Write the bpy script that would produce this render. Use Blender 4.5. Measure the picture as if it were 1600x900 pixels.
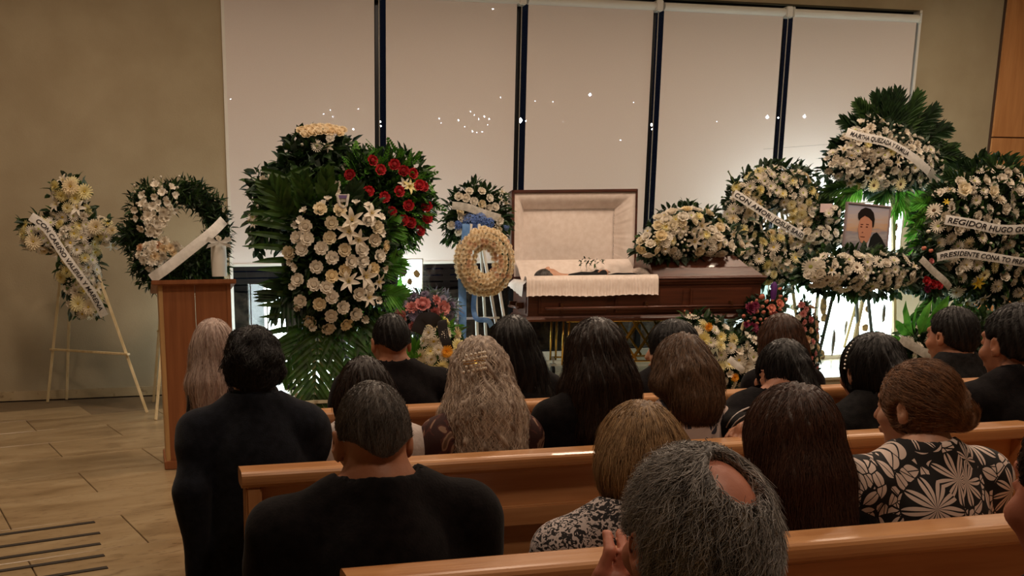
import bpy, bmesh, math, random
import numpy as np
from mathutils import Vector, Matrix, Quaternion, noise as mnoise

for o in list(bpy.data.objects):
    bpy.data.objects.remove(o, do_unlink=True)
S = bpy.context.scene
COL = S.collection
rnd = random.Random(7)
nrs = np.random.RandomState(11)

# ------------------------------------------------------------------ camera
F_PX, CX, CY, EYE = 1450.0, 534.0, 680.0, 1.5
RM = np.array([[0.9770902058323706, 0.052110528921016225, -0.20634733446794892],
               [-0.21248285684587415, 0.18385415971132887, -0.95971281303495],
               [-0.012073326512250319, 0.9815712611585636, 0.19071469281236694]])
cam_d = bpy.data.cameras.new('camera')
cam = bpy.data.objects.new('camera', cam_d)
COL.objects.link(cam)
M4 = Matrix.Identity(4)
for i in range(3):
    for j in range(3):
        M4[i][j] = RM[i][j]
M4.translation = Vector((0, 0, EYE))
cam.matrix_world = M4
cam_d.sensor_width = 36.0
cam_d.lens = F_PX / 1600 * 36
cam_d.shift_x = (800 - CX) / 1600
cam_d.shift_y = (CY - 450) / 1600
cam_d.clip_start = 0.05
cam_d.clip_end = 500
S.camera = cam

# ------------------------------------------------------------------ world, exposure
w = bpy.data.worlds.new('night'); S.world = w; w.use_nodes = True
w.node_tree.nodes['Background'].inputs[0].default_value = (0.010, 0.014, 0.030, 1)
w.node_tree.nodes['Background'].inputs[1].default_value = 0.2
S.view_settings.view_transform = 'Standard'
S.view_settings.look = 'None'
S.view_settings.gamma = 1.0
S.view_settings.exposure = 0.12
S.view_settings.use_curve_mapping = False

# the room's warm ceiling lamps (their fittings are built with the ceiling)
CEIL = 5.2
LAMPS = [(-0.6, 7.6, 50), (3.2, 6.8, 84), (7.0, 6.8, 84), (10.0, 7.8, 44), (0.2, 3.4, 34), (3.4, 3.2, 36), (-1.8, 5.0, 26), (1.6, 0.2, 36), (6.5, 3.0, 32)]
WARM = (1.0, 0.76, 0.56)
for i, (x, y, p) in enumerate(LAMPS):
    L = bpy.data.lights.new('ceiling_lamp_light', 'AREA')
    L.shape = 'DISK'; L.size = 0.5; L.energy = p; L.color = WARM; L.spread = math.radians(170)
    o = bpy.data.objects.new('ceiling_lamp_light', L); COL.objects.link(o)
    o.location = (x, y, CEIL - 0.09)
LIGHTBOX = 9.0      # emission strength of the lit alabaster boxes

# ------------------------------------------------------------------ placing helpers
def ray(px, py):
    d = np.array([px - CX, CY - py, -F_PX]); d /= np.linalg.norm(d)
    return RM @ d
def at(px, py, Y):
    r = ray(px, py); return Vector(np.array([0, 0, EYE]) + r * (Y / r[1]))
def atz(px, py, z):
    r = ray(px, py); return Vector(np.array([0, 0, EYE]) + r * ((z - EYE) / r[2]))

# ------------------------------------------------------------------ tagging
def tag(o, label=None, cat=None, group=None, kind=None):
    if label: o['label'] = label
    if cat: o['category'] = cat
    if group: o['group'] = group
    if kind: o['kind'] = kind
    return o
def empty(name, loc=(0, 0, 0), rz=0.0):
    o = bpy.data.objects.new(name, None); COL.objects.link(o)
    o.location = loc; o.rotation_euler = (0, 0, rz); o.empty_display_size = 0.05
    return o
def thing(name, label, cat, loc=(0, 0, 0), rz=0.0, group=None):
    return tag(empty(name, loc, rz), label, cat, group)
def link(name, me, parent=None, loc=None):
    o = bpy.data.objects.new(name, me); COL.objects.link(o)
    if parent: o.parent = parent
    if loc is not None: o.location = loc
    return o
def copy_tree(o, parent=None):
    c = o.copy(); COL.objects.link(c); c.parent = parent
    for ch in [x for x in kids.get(o.name, [])]:
        copy_tree(ch, c)
    return c
kids = {}

class MB:
    """collects geometry of one part"""
    def __init__(s): s.v = []; s.f = []; s.m = []
    def add(s, v, f, m=0):
        n = len(s.v); s.v.extend([tuple(p) for p in v]); s.f.extend([tuple(n + i for i in q) for q in f]); s.m.extend([m] * len(f))
    def box(s, lo, hi, m=0, M=None):
        x0, y0, z0 = lo; x1, y1, z1 = hi
        v = [(x0,y0,z0),(x1,y0,z0),(x1,y1,z0),(x0,y1,z0),(x0,y0,z1),(x1,y0,z1),(x1,y1,z1),(x0,y1,z1)]
        if M is not None: v = [M @ Vector(p) for p in v]
        s.add(v, [(0,3,2,1),(4,5,6,7),(0,1,5,4),(1,2,6,5),(2,3,7,6),(3,0,4,7)], m)
    def bar(s, a, b, w, h, m=0, up=(0, 0, 1)):
        a = Vector(a); b = Vector(b); d = (b - a); L = d.length; d.normalize()
        x = d.cross(Vector(up)); 
        if x.length < 1e-4: x = d.cross(Vector((0, 1, 0)))
        x.normalize(); y = x.cross(d)
        v = []
        for p in (a, b):
            for sx, sy in ((-1,-1),(1,-1),(1,1),(-1,1)):
                v.append(p + x * (sx * w / 2) + y * (sy * h / 2))
        s.add(v, [(3,2,1,0),(4,5,6,7),(0,1,5,4),(1,2,6,5),(2,3,7,6),(3,0,4,7)], m)
    def tube(s, pts, r, n=8, m=0, cap=True):
        pts = [Vector(p) for p in pts]; rs = r if hasattr(r, '__len__') else [r] * len(pts)
        base = len(s.v); prev = None
        for i, p in enumerate(pts):
            t = (pts[min(i + 1, len(pts) - 1)] - pts[max(i - 1, 0)]).normalized()
            if prev is None:
                u = t.cross(Vector((0, 0, 1)))
                if u.length < 1e-3: u = t.cross(Vector((1, 0, 0)))
            else: u = prev - t * prev.dot(t)
            u.normalize(); prev = u; q = t.cross(u)
            for k in range(n):
                a = 2 * math.pi * k / n
                s.v.append(tuple(p + (u * math.cos(a) + q * math.sin(a)) * rs[i]))
        for i in range(len(pts) - 1):
            for k in range(n):
                a = base + i * n + k; b = base + i * n + (k + 1) % n
                s.f.append((a, b, b + n, a + n)); s.m.append(m)
        if cap:
            s.f.append(tuple(base + k for k in reversed(range(n)))); s.m.append(m)
            s.f.append(tuple(base + (len(pts) - 1) * n + k for k in range(n))); s.m.append(m)
    def lathe(s, prof, c=(0, 0, 0), n=20, m=0):
        base = len(s.v)
        for r, z in prof:
            for k in range(n):
                a = 2 * math.pi * k / n
                s.v.append((c[0] + r * math.cos(a), c[1] + r * math.sin(a), c[2] + z))
        for i in range(len(prof) - 1):
            for k in range(n):
                a = base + i * n + k; b = base + i * n + (k + 1) % n
                s.f.append((a, b, b + n, a + n)); s.m.append(m)
    def prism(s, poly, a, b, axis='x', m=0):
        """extrude polygon (list of (u,v)) along axis from a to b"""
        def P(u, v, t):
            return (t, u, v) if axis == 'x' else ((u, t, v) if axis == 'y' else (u, v, t))
        n = len(poly); v = [P(u, w_, a) for u, w_ in poly] + [P(u, w_, b) for u, w_ in poly]
        f = [tuple(range(n))[::-1], tuple(range(n, 2 * n))] + [(i, (i + 1) % n, (i + 1) % n + n, i + n) for i in range(n)]
        s.add(v, f, m)
    def mesh(s, name, mats, smooth=False):
        me = bpy.data.meshes.new(name); me.from_pydata(s.v, [], s.f)
        for mt in (mats if isinstance(mats, (list, tuple)) else [mats]): me.materials.append(mt)
        if any(s.m): me.polygons.foreach_set('material_index', s.m)
        if smooth: me.polygons.foreach_set('use_smooth', [True] * len(s.f))
        me.update(); return me
    def build(s, name, mats, parent=None, smooth=False, bevel=0, seg=2, label=None):
        me = s.mesh(name, mats, smooth)
        if bevel or True:
            bm = bmesh.new(); bm.from_mesh(me); bmesh.ops.recalc_face_normals(bm, faces=bm.faces)
            if bevel:
                bmesh.ops.bevel(bm, geom=list(bm.edges), offset=bevel, segments=seg, affect='EDGES', clamp_overlap=True)
            bm.to_mesh(me); bm.free()
        o = link(name, me, parent)
        if label: o['label'] = label
        return o

# ------------------------------------------------------------------ materials
def nt(name):
    m = bpy.data.materials.new(name); m.use_nodes = True
    t = m.node_tree; b = t.nodes['Principled BSDF']
    return m, t, b
def srgb(r, g, b):
    f = lambda c: (c / 255 / 12.92) if c / 255 <= 0.04045 else ((c / 255 + 0.055) / 1.055) ** 2.4
    return (f(r), f(g), f(b), 1)
def N(t, typ, **kw):
    n = t.nodes.new(typ)
    for k, v in kw.items(): setattr(n, k, v)
    return n
def noisy(name, c1, c2, scale=8.0, rough=0.6, detail=4, stretch=(1, 1, 1), bump=0.0, metallic=0.0, coat=0.0, spec=0.5, lo=0.35, hi=0.65, bscale=None, sheen=0):
    m, t, b = nt(name)
    tc = N(t, 'ShaderNodeTexCoord'); mp = N(t, 'ShaderNodeMapping'); mp.inputs['Scale'].default_value = stretch
    t.links.new(tc.outputs['Object'], mp.inputs[0])
    nz = N(t, 'ShaderNodeTexNoise'); nz.inputs['Scale'].default_value = scale; nz.inputs['Detail'].default_value = detail
    t.links.new(mp.outputs[0], nz.inputs['Vector'])
    cr = N(t, 'ShaderNodeValToRGB'); cr.color_ramp.elements[0].color = c1; cr.color_ramp.elements[1].color = c2
    cr.color_ramp.elements[0].position = lo; cr.color_ramp.elements[1].position = hi
    t.links.new(nz.outputs[0], cr.inputs[0]); t.links.new(cr.outputs[0], b.inputs['Base Color'])
    b.inputs['Roughness'].default_value = rough; b.inputs['Metallic'].default_value = metallic
    b.inputs['Coat Weight'].default_value = coat; b.inputs['Specular IOR Level'].default_value = spec
    if sheen: b.inputs['Sheen Weight'].default_value = sheen
    if bump:
        n2 = N(t, 'ShaderNodeTexNoise'); n2.inputs['Scale'].default_value = bscale or scale * 3; n2.inputs['Detail'].default_value = 3
        t.links.new(mp.outputs[0], n2.inputs['Vector'])
        bp = N(t, 'ShaderNodeBump'); bp.inputs['Strength'].default_value = bump; bp.inputs['Distance'].default_value = 0.01
        t.links.new(n2.outputs[0], bp.inputs['Height']); t.links.new(bp.outputs[0], b.inputs['Normal'])
    return m
def flat(name, c, rough=0.5, metallic=0.0, spec=0.5):
    m, t, b = nt(name); b.inputs['Base Color'].default_value = c; b.inputs['Roughness'].default_value = rough
    b.inputs['Metallic'].default_value = metallic; b.inputs['Specular IOR Level'].default_value = spec
    return m
def emis(name, c, s, sample=True):
    m, t, b = nt(name); b.inputs['Base Color'].default_value = c
    b.inputs['Emission Color'].default_value = c; b.inputs['Emission Strength'].default_value = s
    if not sample: m.cycles.emission_sampling = 'NONE'
    return m
def petal_mat(name, c1, c2, trans=0.25, rough=0.6):
    """colour varies from flower to flower; a little light comes through"""
    m, t, b = nt(name)
    oi = N(t, 'ShaderNodeObjectInfo'); mx = N(t, 'ShaderNodeMix', data_type='RGBA')
    mx.inputs[6].default_value = c1; mx.inputs[7].default_value = c2
    t.links.new(oi.outputs['Random'], mx.inputs[0]); t.links.new(mx.outputs[2], b.inputs['Base Color'])
    b.inputs['Roughness'].default_value = rough; b.inputs['Specular IOR Level'].default_value = 0.25
    tr = N(t, 'ShaderNodeBsdfTranslucent'); t.links.new(mx.outputs[2], tr.inputs[0])
    ms = N(t, 'ShaderNodeMixShader'); ms.inputs[0].default_value = trans
    t.links.new(b.outputs[0], ms.inputs[1]); t.links.new(tr.outputs[0], ms.inputs[2])
    t.links.new(ms.outputs[0], t.nodes['Material Output'].inputs['Surface'])
    return m
def leaf_mat(name, c1, c2, scale=14, trans=0.3, rough=0.45):
    m = noisy(name, c1, c2, scale=scale, rough=rough, spec=0.4)
    t = m.node_tree; b = t.nodes['Principled BSDF']
    cr = [n for n in t.nodes if n.type == 'VALTORGB'][0]
    tr = N(t, 'ShaderNodeBsdfTranslucent'); t.links.new(cr.outputs[0], tr.inputs[0])
    ms = N(t, 'ShaderNodeMixShader'); ms.inputs[0].default_value = trans
    t.links.new(b.outputs[0], ms.inputs[1]); t.links.new(tr.outputs[0], ms.inputs[2])
    t.links.new(ms.outputs[0], t.nodes['Material Output'].inputs['Surface'])
    return m
def wood(name, c1, c2, stretch=(0.6, 9, 9), rough=0.35, coat=0.3):
    m = noisy(name, c1, c2, scale=3.2, rough=rough, detail=6, stretch=stretch, bump=0.08, coat=coat, lo=0.3, hi=0.72)
    t = m.node_tree
    oi = N(t, 'ShaderNodeObjectInfo'); mp = [n for n in t.nodes if n.type == 'MAPPING'][0]
    vm = N(t, 'ShaderNodeVectorMath', operation='SCALE'); vm.inputs[0].default_value = (7, 3, 5)
    t.links.new(oi.outputs['Random'], vm.inputs['Scale']); t.links.new(vm.outputs[0], mp.inputs['Location'])
    return m

MT = {}
MT['pew'] = wood('pew_oak', srgb(182, 124, 76), srgb(210, 156, 106))
MT['pew_v'] = wood('pew_oak_upright', srgb(178, 120, 74), srgb(206, 152, 102), stretch=(9, 9, 0.6))
MT['lectern'] = wood('lectern_wood', srgb(136, 82, 48), srgb(162, 102, 62), stretch=(9, 9, 0.6), rough=0.5, coat=0.1)
MT['mahogany'] = wood('mahogany', srgb(62, 30, 19), srgb(96, 50, 31), rough=0.38, coat=0.15)
MT['walnut'] = wood('wall_veneer', srgb(176, 116, 66), srgb(198, 138, 86), stretch=(5, 5, 0.5), rough=0.5, coat=0.1)
MT['easel'] = noisy('pale_easel_wood', srgb(206, 186, 140), srgb(226, 208, 168), scale=5, stretch=(6, 6, 0.8), rough=0.55)
MT['wall'] = noisy('plaster', srgb(160, 144, 116), srgb(170, 155, 127), scale=2.0, rough=0.9, bump=0.12, bscale=60)
MT['ceiling'] = noisy('ceiling_paint', srgb(196, 184, 160), srgb(206, 194, 172), scale=2, rough=0.95)
MT['dark_metal'] = flat('dark_anodised', srgb(34, 36, 40), 0.35, 0.6)
MT['white_plastic'] = flat('white_plastic', srgb(226, 222, 214), 0.45)
MT['grey_metal'] = flat('grey_metal', srgb(120, 122, 126), 0.4, 0.8)
MT['gold'] = flat('brass', srgb(200, 160, 80), 0.25, 1.0)
MT['chrome'] = flat('chrome', srgb(190, 196, 200), 0.18, 1.0)
MT['satin'] = noisy('ivory_satin', srgb(234, 218, 208), srgb(244, 230, 222), scale=20, rough=0.5, sheen=0.3)
MT['ribbon_white'] = noisy('white_ribbon', srgb(226, 224, 220), srgb(240, 238, 234), scale=30, rough=0.45)
MT['ribbon_silver'] = noisy('silver_ribbon', srgb(176, 172, 164), srgb(206, 202, 194), scale=30, rough=0.35)
MT['ribbon_blue'] = noisy('blue_ribbon', srgb(86, 134, 200), srgb(112, 158, 214), scale=20, rough=0.45)
MT['ink'] = flat('black_ink', srgb(24, 20, 26), 0.6)
MT['black_cloth'] = noisy('black_cotton', srgb(17, 15, 17), srgb(27, 24, 26), scale=40, rough=0.95, spec=0.1, bump=0.15, bscale=160, sheen=0.05)
MT['navy_cloth'] = noisy('navy_wool', srgb(20, 23, 30), srgb(31, 34, 43), scale=40, rough=0.95, spec=0.1, bump=0.15, bscale=200, sheen=0.1)
MT['charcoal_cloth'] = noisy('charcoal_cotton', srgb(30, 30, 31), srgb(42, 41, 42), scale=40, rough=0.95, spec=0.1, bump=0.2, bscale=160)
MT['white_cloth'] = noisy('white_cotton', srgb(206, 192, 186), srgb(222, 210, 206), scale=30, rough=0.9, bump=0.2, bscale=80)
# ================================================================== THE SETTING
YW = 10.42; P = 0.22          # back wall plane, platform height
WX0, WX1, WZ0, WZ1 = 1.0, 9.62, 0.30, 4.37
def struct(o, name=None): o['kind'] = 'structure'; return o
def marble(name, c1, c2, c3, rough=0.28, scale=1.6, warp=0.8, stretch=(1, 3.2, 1)):
    m, t, b = nt(name)
    tc = N(t, 'ShaderNodeTexCoord'); mp = N(t, 'ShaderNodeMapping'); mp.inputs['Scale'].default_value = stretch
    oi = N(t, 'ShaderNodeObjectInfo'); vm = N(t, 'ShaderNodeVectorMath', operation='SCALE'); vm.inputs[0].default_value = (11, 5, 3)
    t.links.new(oi.outputs['Random'], vm.inputs['Scale']); t.links.new(vm.outputs[0], mp.inputs['Location'])
    t.links.new(tc.outputs['Object'], mp.inputs[0])
    n1 = N(t, 'ShaderNodeTexNoise'); n1.inputs['Scale'].default_value = scale; n1.inputs['Detail'].default_value = 8; n1.inputs['Distortion'].default_value = warp
    n2 = N(t, 'ShaderNodeTexNoise'); n2.inputs['Scale'].default_value = scale * 9; n2.inputs['Detail'].default_value = 5
    t.links.new(mp.outputs[0], n1.inputs['Vector']); t.links.new(mp.outputs[0], n2.inputs['Vector'])
    cr = N(t, 'ShaderNodeValToRGB'); e = cr.color_ramp.elements; e[0].color = c1; e[0].position = 0.32; e[1].color = c3; e[1].position = 0.7
    k = e.new(0.52); k.color = c2
    t.links.new(n1.outputs[0], cr.inputs[0])
    mx = N(t, 'ShaderNodeMix', data_type='RGBA', blend_type='MULTIPLY'); mx.inputs[0].default_value = 1.0
    c2r = N(t, 'ShaderNodeValToRGB'); c2r.color_ramp.elements[0].position = 0.30; c2r.color_ramp.elements[0].color = (0.55, 0.5, 0.45, 1); c2r.color_ramp.elements[1].position = 0.42; c2r.color_ramp.elements[1].color = (1, 1, 1, 1)
    t.links.new(n2.outputs[0], c2r.inputs[0]); t.links.new(cr.outputs[0], mx.inputs[6]); t.links.new(c2r.outputs[0], mx.inputs[7])
    t.links.new(mx.outputs[2], b.inputs['Base Color']); b.inputs['Roughness'].default_value = rough
    return m
MT['travertine'] = marble('travertine_floor', srgb(128, 106, 76), srgb(150, 128, 96), srgb(164, 144, 112))
MT['travertine_skirt'] = marble('travertine_skirting', srgb(158, 138, 106), srgb(178, 158, 124), srgb(190, 170, 138))
MT['platform'] = marble('platform_marble', srgb(176, 166, 140), srgb(196, 188, 164), srgb(206, 200, 180), rough=0.22)
MT['mortar'] = flat('floor_joint', srgb(108, 90, 64), 0.8)

b = MB(); b.box((-6, -4, -0.3), (13, YW, -0.012)); floor = struct(b.build('floor', MT['mortar']))
# travertine slabs, laid askew to the back wall as in the photograph
ang = math.radians(14.5); ca, sa = math.cos(ang), math.sin(ang)
tw, tl = 0.62, 1.24
tm = MB(); tm.box((0.003, 0.003, -0.02), (tl - 0.003, tw - 0.003, 0.0)); tile_me = tm.mesh('floor_tile', MT['travertine'])
bmx = bmesh.new(); bmx.from_mesh(tile_me); bmesh.ops.bevel(bmx, geom=[e for e in bmx.edges if e.verts[0].co.z > -0.01 and e.verts[1].co.z > -0.01], offset=0.003, segments=1, affect='EDGES'); bmx.to_mesh(tile_me); bmx.free()
nt_tiles = 0
tile_spots = []
for j in range(-6, 26):
    for i in range(-9, 16):
        u = i * tl + (0.5 * tl if j % 2 else 0); v = j * tw
        x = -1.35 + u * ca - v * sa; y = 2.62 + u * sa + v * ca
        cxm = x + tl / 2 * ca - tw / 2 * sa; cym = y + tl / 2 * sa + tw / 2 * ca
        if not (-4.6 < cxm < 12 and 0.2 < cym < 9.55): continue
        if cxm > 3.2 and cym < 8.0 and cxm > 4.6: continue
        corners = [(x + a * ca - c * sa, y + a * sa + c * ca) for a in (0, tl) for c in (0, tw)]
        if any(c[1] > YW - 0.12 for c in corners): continue
        if cxm > 0.95 and cym > 7.75: continue
        tile_spots.append((cxm, cym, x, y))
tile_spots.sort(key=lambda q: q[0] ** 2 + (q[1] - 5) ** 2)
for cxm, cym, x, y in tile_spots[:290]:
    o = link('floor_tile', tile_me, floor, (x, y, 0)); o.rotation_euler = (0, 0, ang)
# dark slot vent in the floor by the aisle
vp0, vp1 = atz(148, 816, 0), atz(166, 886, 0)
vent = thing('floor_vent', 'floor vent of five dark parallel slots in the pale stone at the lower left', 'vent', (vp0.x, vp0.y, 0))
gd = Vector((ca, sa, 0)); gn = (vp1 - vp0) / 4.0
for k, (dy, xr) in enumerate(((0, 148), (0, 156), (0, 157), (0, 163), (0, 168))):
    yy = (816, 833, 850, 868, 887)[k]
    q = atz(xr, yy, 0) - vent.location
    b = MB(); b.bar((q - gd * 1.1) + Vector((0, 0, 0.0015)), q + Vector((0, 0, 0.0015)), 0.034, 0.006)
    b.build('slot', flat('slot_shadow', srgb(40, 32, 24), 0.7) if k == 0 else bpy.data.materials['slot_shadow'], vent)

# back wall with its window opening
b = MB()
b.box((-6, YW, 0), (WX0, YW + 0.25, CEIL)); b.box((WX1, YW, 0), (13, YW + 0.25, CEIL))
b.box((WX0, YW, WZ1), (WX1, YW + 0.25, CEIL)); b.box((WX0, YW, 0), (WX1, YW + 0.25, WZ0))
wall_back = struct(b.build('wall_back', MT['wall']))
b = MB(); b.box((-6, YW - 0.025, 0), (WX0 - 0.02, YW, 0.10)); struct(b.build('baseboard_back', MT['travertine_skirt'], bevel=0.003))
b = MB(); b.box((-6.2, -4, 0), (-6, YW, CEIL)); struct(b.build('wall_left', MT['wall']))
b = MB(); b.box((13, -4, 0), (13.2, YW, CEIL)); struct(b.build('wall_right', MT['wall']))
b = MB(); b.box((-6, -4.2, 0), (13, -4, CEIL)); struct(b.build('wall_front', MT['wall']))
b = MB(); b.box((-6.2, -4.2, CEIL), (13.2, YW + 0.3, CEIL + 0.2)); struct(b.build('ceiling', MT['ceiling']))
# wood veneer panelling at the right end of the wall, two boards high with a shadow joint
b = MB(); b.box((10.82, YW - 0.03, 0), (13, YW, CEIL)); pan = struct(b.build('trim_1', flat('panel_backing', srgb(70, 44, 26), 0.8)))
for x0, x1 in ((10.83, 11.95), (11.96, 12.98)):
    for z0, z1 in ((0.0, 1.42), (1.43, 2.875), (2.89, 5.18)):
        b = MB(); b.box((x0, YW - 0.055, z0), (x1, YW - 0.03, z1)); b.build('wood_panel', MT['walnut'], pan, bevel=0.002)
# marble platform: core plus slabs
PY0 = 8.12; PX0 = 0.98
b = MB(); b.box((PX0, PY0 + 0.01, 0), (13, YW - 0.002, P - 0.03)); platform = struct(b.build('platform', MT['platform']))
nx = 11; sx = (12.9 - PX0) / nx
for i in range(nx):
    for j in range(2):
        y0 = PY0 - 0.02 + j * 1.16; y1 = min(y0 + 1.157, YW - 0.01)
        b = MB(); b.box((PX0 + i * sx + 0.002, y0, P - 0.03), (PX0 + (i + 1) * sx - 0.002, y1, P)); b.build('platform_slab', MT['platform'], platform, bevel=0.003)

# window: posts, glass, sill
def glassmat():
    m, t, bb = nt('window_glass'); bb.inputs['Base Color'].default_value = (0.9, 0.95, 1, 1); bb.inputs['Roughness'].default_value = 0.02
    tr = N(t, 'ShaderNodeBsdfTransparent'); gl = N(t, 'ShaderNodeBsdfGlossy'); gl.inputs['Roughness'].default_value = 0.02
    ms = N(t, 'ShaderNodeMixShader'); fr = N(t, 'ShaderNodeFresnel'); fr.inputs[0].default_value = 1.5
    t.links.new(fr.outputs[0], ms.inputs[0]); t.links.new(tr.outputs[0], ms.inputs[1]); t.links.new(gl.outputs[0], ms.inputs[2])
    t.links.new(ms.outputs[0], t.nodes['Material Output'].inputs['Surface']); return m
MT['glass'] = glassmat()
win = empty('window_1', (WX0, YW + 0.12, WZ0)); struct(win)
XS = [1.0, 2.715, 4.365, 6.045, 7.745, 9.62]
for i, x in enumerate(XS):
    b = MB(); xx = x - WX0
    wd = 0.03
    b.box((xx - wd, -0.03, 0), (xx + wd, 0.05, WZ1 - WZ0)); b.build('window_mullion', MT['dark_metal'], win, bevel=0.003)
for i in range(5):
    a, c = XS[i] - WX0, XS[i + 1] - WX0
    b = MB(); b.box((a + 0.035, 0.0, 0.03), (c - 0.035, 0.012, WZ1 - WZ0 - 0.05)); b.build('window_pane', MT['glass'], win)
b = MB(); b.box((0.02, -0.02, -0.0), (WX1 - WX0 - 0.02, 0.04, 0.03)); b.build('window_rail', MT['dark_metal'], win)
b = MB(); b.box((0.0, -0.03, WZ1 - WZ0 - 0.06), (WX1 - WX0, 0.06, WZ1 - WZ0)); b.build('window_head', MT['dark_metal'], win)
b = MB(); b.box((WX0 - 0.02, YW - 0.05, P), (WX1 + 0.02, YW + 0.1, WZ0 + 0.015)); struct(b.build('trim_2', flat('sill_paint', srgb(212, 214, 204), 0.5), bevel=0.004))
for xx in (WX0 - 0.0, WX1 - 0.035):
    b = MB(); b.box((xx, YW - 0.015, WZ0), (xx + 0.035, YW + 0.1, WZ1)); struct(b.build('trim_3', MT['white_plastic'], bevel=0.003))

# roller shades
def shademat():
    m, t, bb = nt('shade_fabric')
    tc = N(t, 'ShaderNodeTexCoord'); wv = N(t, 'ShaderNodeTexNoise'); wv.inputs['Scale'].default_value = 90
    t.links.new(tc.outputs['Object'], wv.inputs['Vector'])
    cr = N(t, 'ShaderNodeValToRGB'); cr.color_ramp.elements[0].color = srgb(226, 214, 208); cr.color_ramp.elements[1].color = srgb(234, 224, 219)
    t.links.new(wv.outputs[0], cr.inputs[0]); t.links.new(cr.outputs[0], bb.inputs['Base Color'])
    bb.inputs['Roughness'].default_value = 0.75; bb.inputs['Specular IOR Level'].default_value = 0.25
    tr = N(t, 'ShaderNodeBsdfTransparent'); ms = N(t, 'ShaderNodeMixShader'); ms.inputs[0].default_value = 0.07
    t.links.new(bb.outputs[0], ms.inputs[1]); t.links.new(tr.outputs[0], ms.inputs[2])
    t.links.new(ms.outputs[0], t.nodes['Material Output'].inputs['Surface']); return m
MT['shade'] = shademat()
SH = [(1.035, 2.655), (2.785, 4.30), (4.435, 5.98), (6.115, 7.68), (7.815, 9.55)]
SLAB = ['leftmost white roller shade, beside the bare left wall', 'second white roller shade from the left, above the red roses', 'white roller shade directly behind the open casket lid',
        'second white roller shade from the right, above the casket spray', 'rightmost white roller shade, next to the plaster wall on the right']
for i, (a, c) in enumerate(SH):
    sh = thing('roller_shade', SLAB[i], 'blind', ((a + c) / 2, YW - 0.01, 1.39), group='white roller shades across the window')
    hw_ = (c - a) / 2; zt = 4.23 - 1.39
    b = MB(); nz_ = 12
    for k in range(nz_):
        z0, z1 = zt * k / nz_ + 0.015, zt * (k + 1) / nz_ + 0.015
        b.add([(-hw_, 0, z0), (hw_, 0, z0), (hw_, 0, z1), (-hw_, 0, z1)], [(0, 1, 2, 3)])
    b.build('fabric', MT['shade'], sh)
    b = MB(); b.box((-hw_, -0.012, -0.005), (hw_, 0.01, 0.028)); b.build('hem_bar', MT['white_plastic'], sh, bevel=0.004)
    b = MB(); b.tube([(-hw_ - 0.01, 0, zt + 0.04), (hw_ + 0.01, 0, zt + 0.04)], 0.045, 16); b.build('roller', MT['white_plastic'], sh, smooth=False)
    for sgn in ((1,) if i < 4 else (-1, 1)):
        b = MB(); b.box((sgn * (hw_ + 0.02) - 0.012, -0.055, zt - 0.02), (sgn * (hw_ + 0.02) + (0.075 if i < 4 else 0.012), 0.05, zt + 0.10)); b.build('bracket', MT['white_plastic'], sh, bevel=0.01)
    if i < 4:
        b = MB(); b.tube([(hw_ + 0.045, -0.03, zt), (hw_ + 0.045, -0.03, -0.6)], 0.006, 6); b.build('cord', flat('steel_cord', srgb(150, 146, 138), 0.4, 0.5) if i == 0 else bpy.data.materials['steel_cord'], sh)

# outside: slatted fence, rough stone bed, the town's lights in the dark
fence = thing('slat_fence', 'dark brown horizontal slat fence outside the glass, below the shades', 'fence', (WX0, 12.0, 0.3))
MT['fence'] = wood('weathered_slat', srgb(44, 32, 26), srgb(66, 50, 40), rough=0.7, coat=0)
for k in range(13):
    b = MB(); b.box((-1.0, 0, 0.42 + k * 0.085), (10.5, 0.03, 0.42 + k * 0.085 + 0.066)); b.build('slat', MT['fence'], fence, bevel=0.003)
for k in range(7):
    b = MB(); b.box((-0.6 + k * 1.8, 0.03, 0), (-0.5 + k * 1.8, 0.12, 1.5)); b.build('post', MT['fence'], fence)
MT['bed'] = noisy('stone_bed', srgb(52, 42, 34), srgb(104, 88, 74), scale=9, rough=0.9, bump=0.8, detail=8)
b = MB()
ng = 90
for i in range(ng + 1):
    for j in range(7):
        x = -1 + 11.5 * i / ng; z = -0.2 + 1.15 * j / 6
        b.v.append((x, 0.25 * j / 6 + 0.10 * mnoise.noise(Vector((x * 4, z * 5, 0))), z + 0.05 * mnoise.noise(Vector((x * 3, z, 4)))))
for i in range(ng):
    for j in range(6):
        a = i * 7 + j; b.f.append((a, a + 7, a + 8, a + 1)); b.m.append(0)
bed = b.build('stone_bank', MT['bed'], smooth=True); bed.location = (WX0, 11.5, 0.08)
tag(bed, 'low mottled brown stone bank outside the glass beneath the slat fence', 'stone bank')
b = MB(); b.box((-12, YW + 0.26, -0.3), (25, 60, -0.1)); g = struct(b.build('ground', flat('dark_ground', srgb(30, 28, 26), 0.9)))
MT['city'] = emis('city_lamp', (0.75, 0.85, 1, 1), 90, sample=False)
b = MB()
dots = [(770, 14, 5), (686, 185, 5), (708, 178, 3), (716, 188, 6), (735, 174, 4), (741, 180, 4), (748, 186, 5), (757, 182, 6), (764, 186, 5), (738, 205, 6), (745, 207, 4), (712, 192, 3), (782, 152, 4),
        (836, 158, 4), (864, 159, 4), (922, 148, 9), (813, 188, 12), (806, 186, 7), (822, 189, 5), (810, 211, 5), (970, 219, 4), (1018, 195, 8), (1019, 202, 5), (1199, 183, 11), (1216, 184, 5), (1257, 182, 11),
        (560, 170, 4), (552, 202, 7), (592, 174, 4), (594, 190, 6), (595, 197, 4), (360, 155, 4), (990, 160, 3), (880, 190, 3), (1120, 190, 3), (520, 182, 3), (516, 172, 4), (506, 178, 3), (700, 165, 3), (726, 198, 4), (753, 206, 5), (762, 195, 4), (689, 192, 3)]
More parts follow.
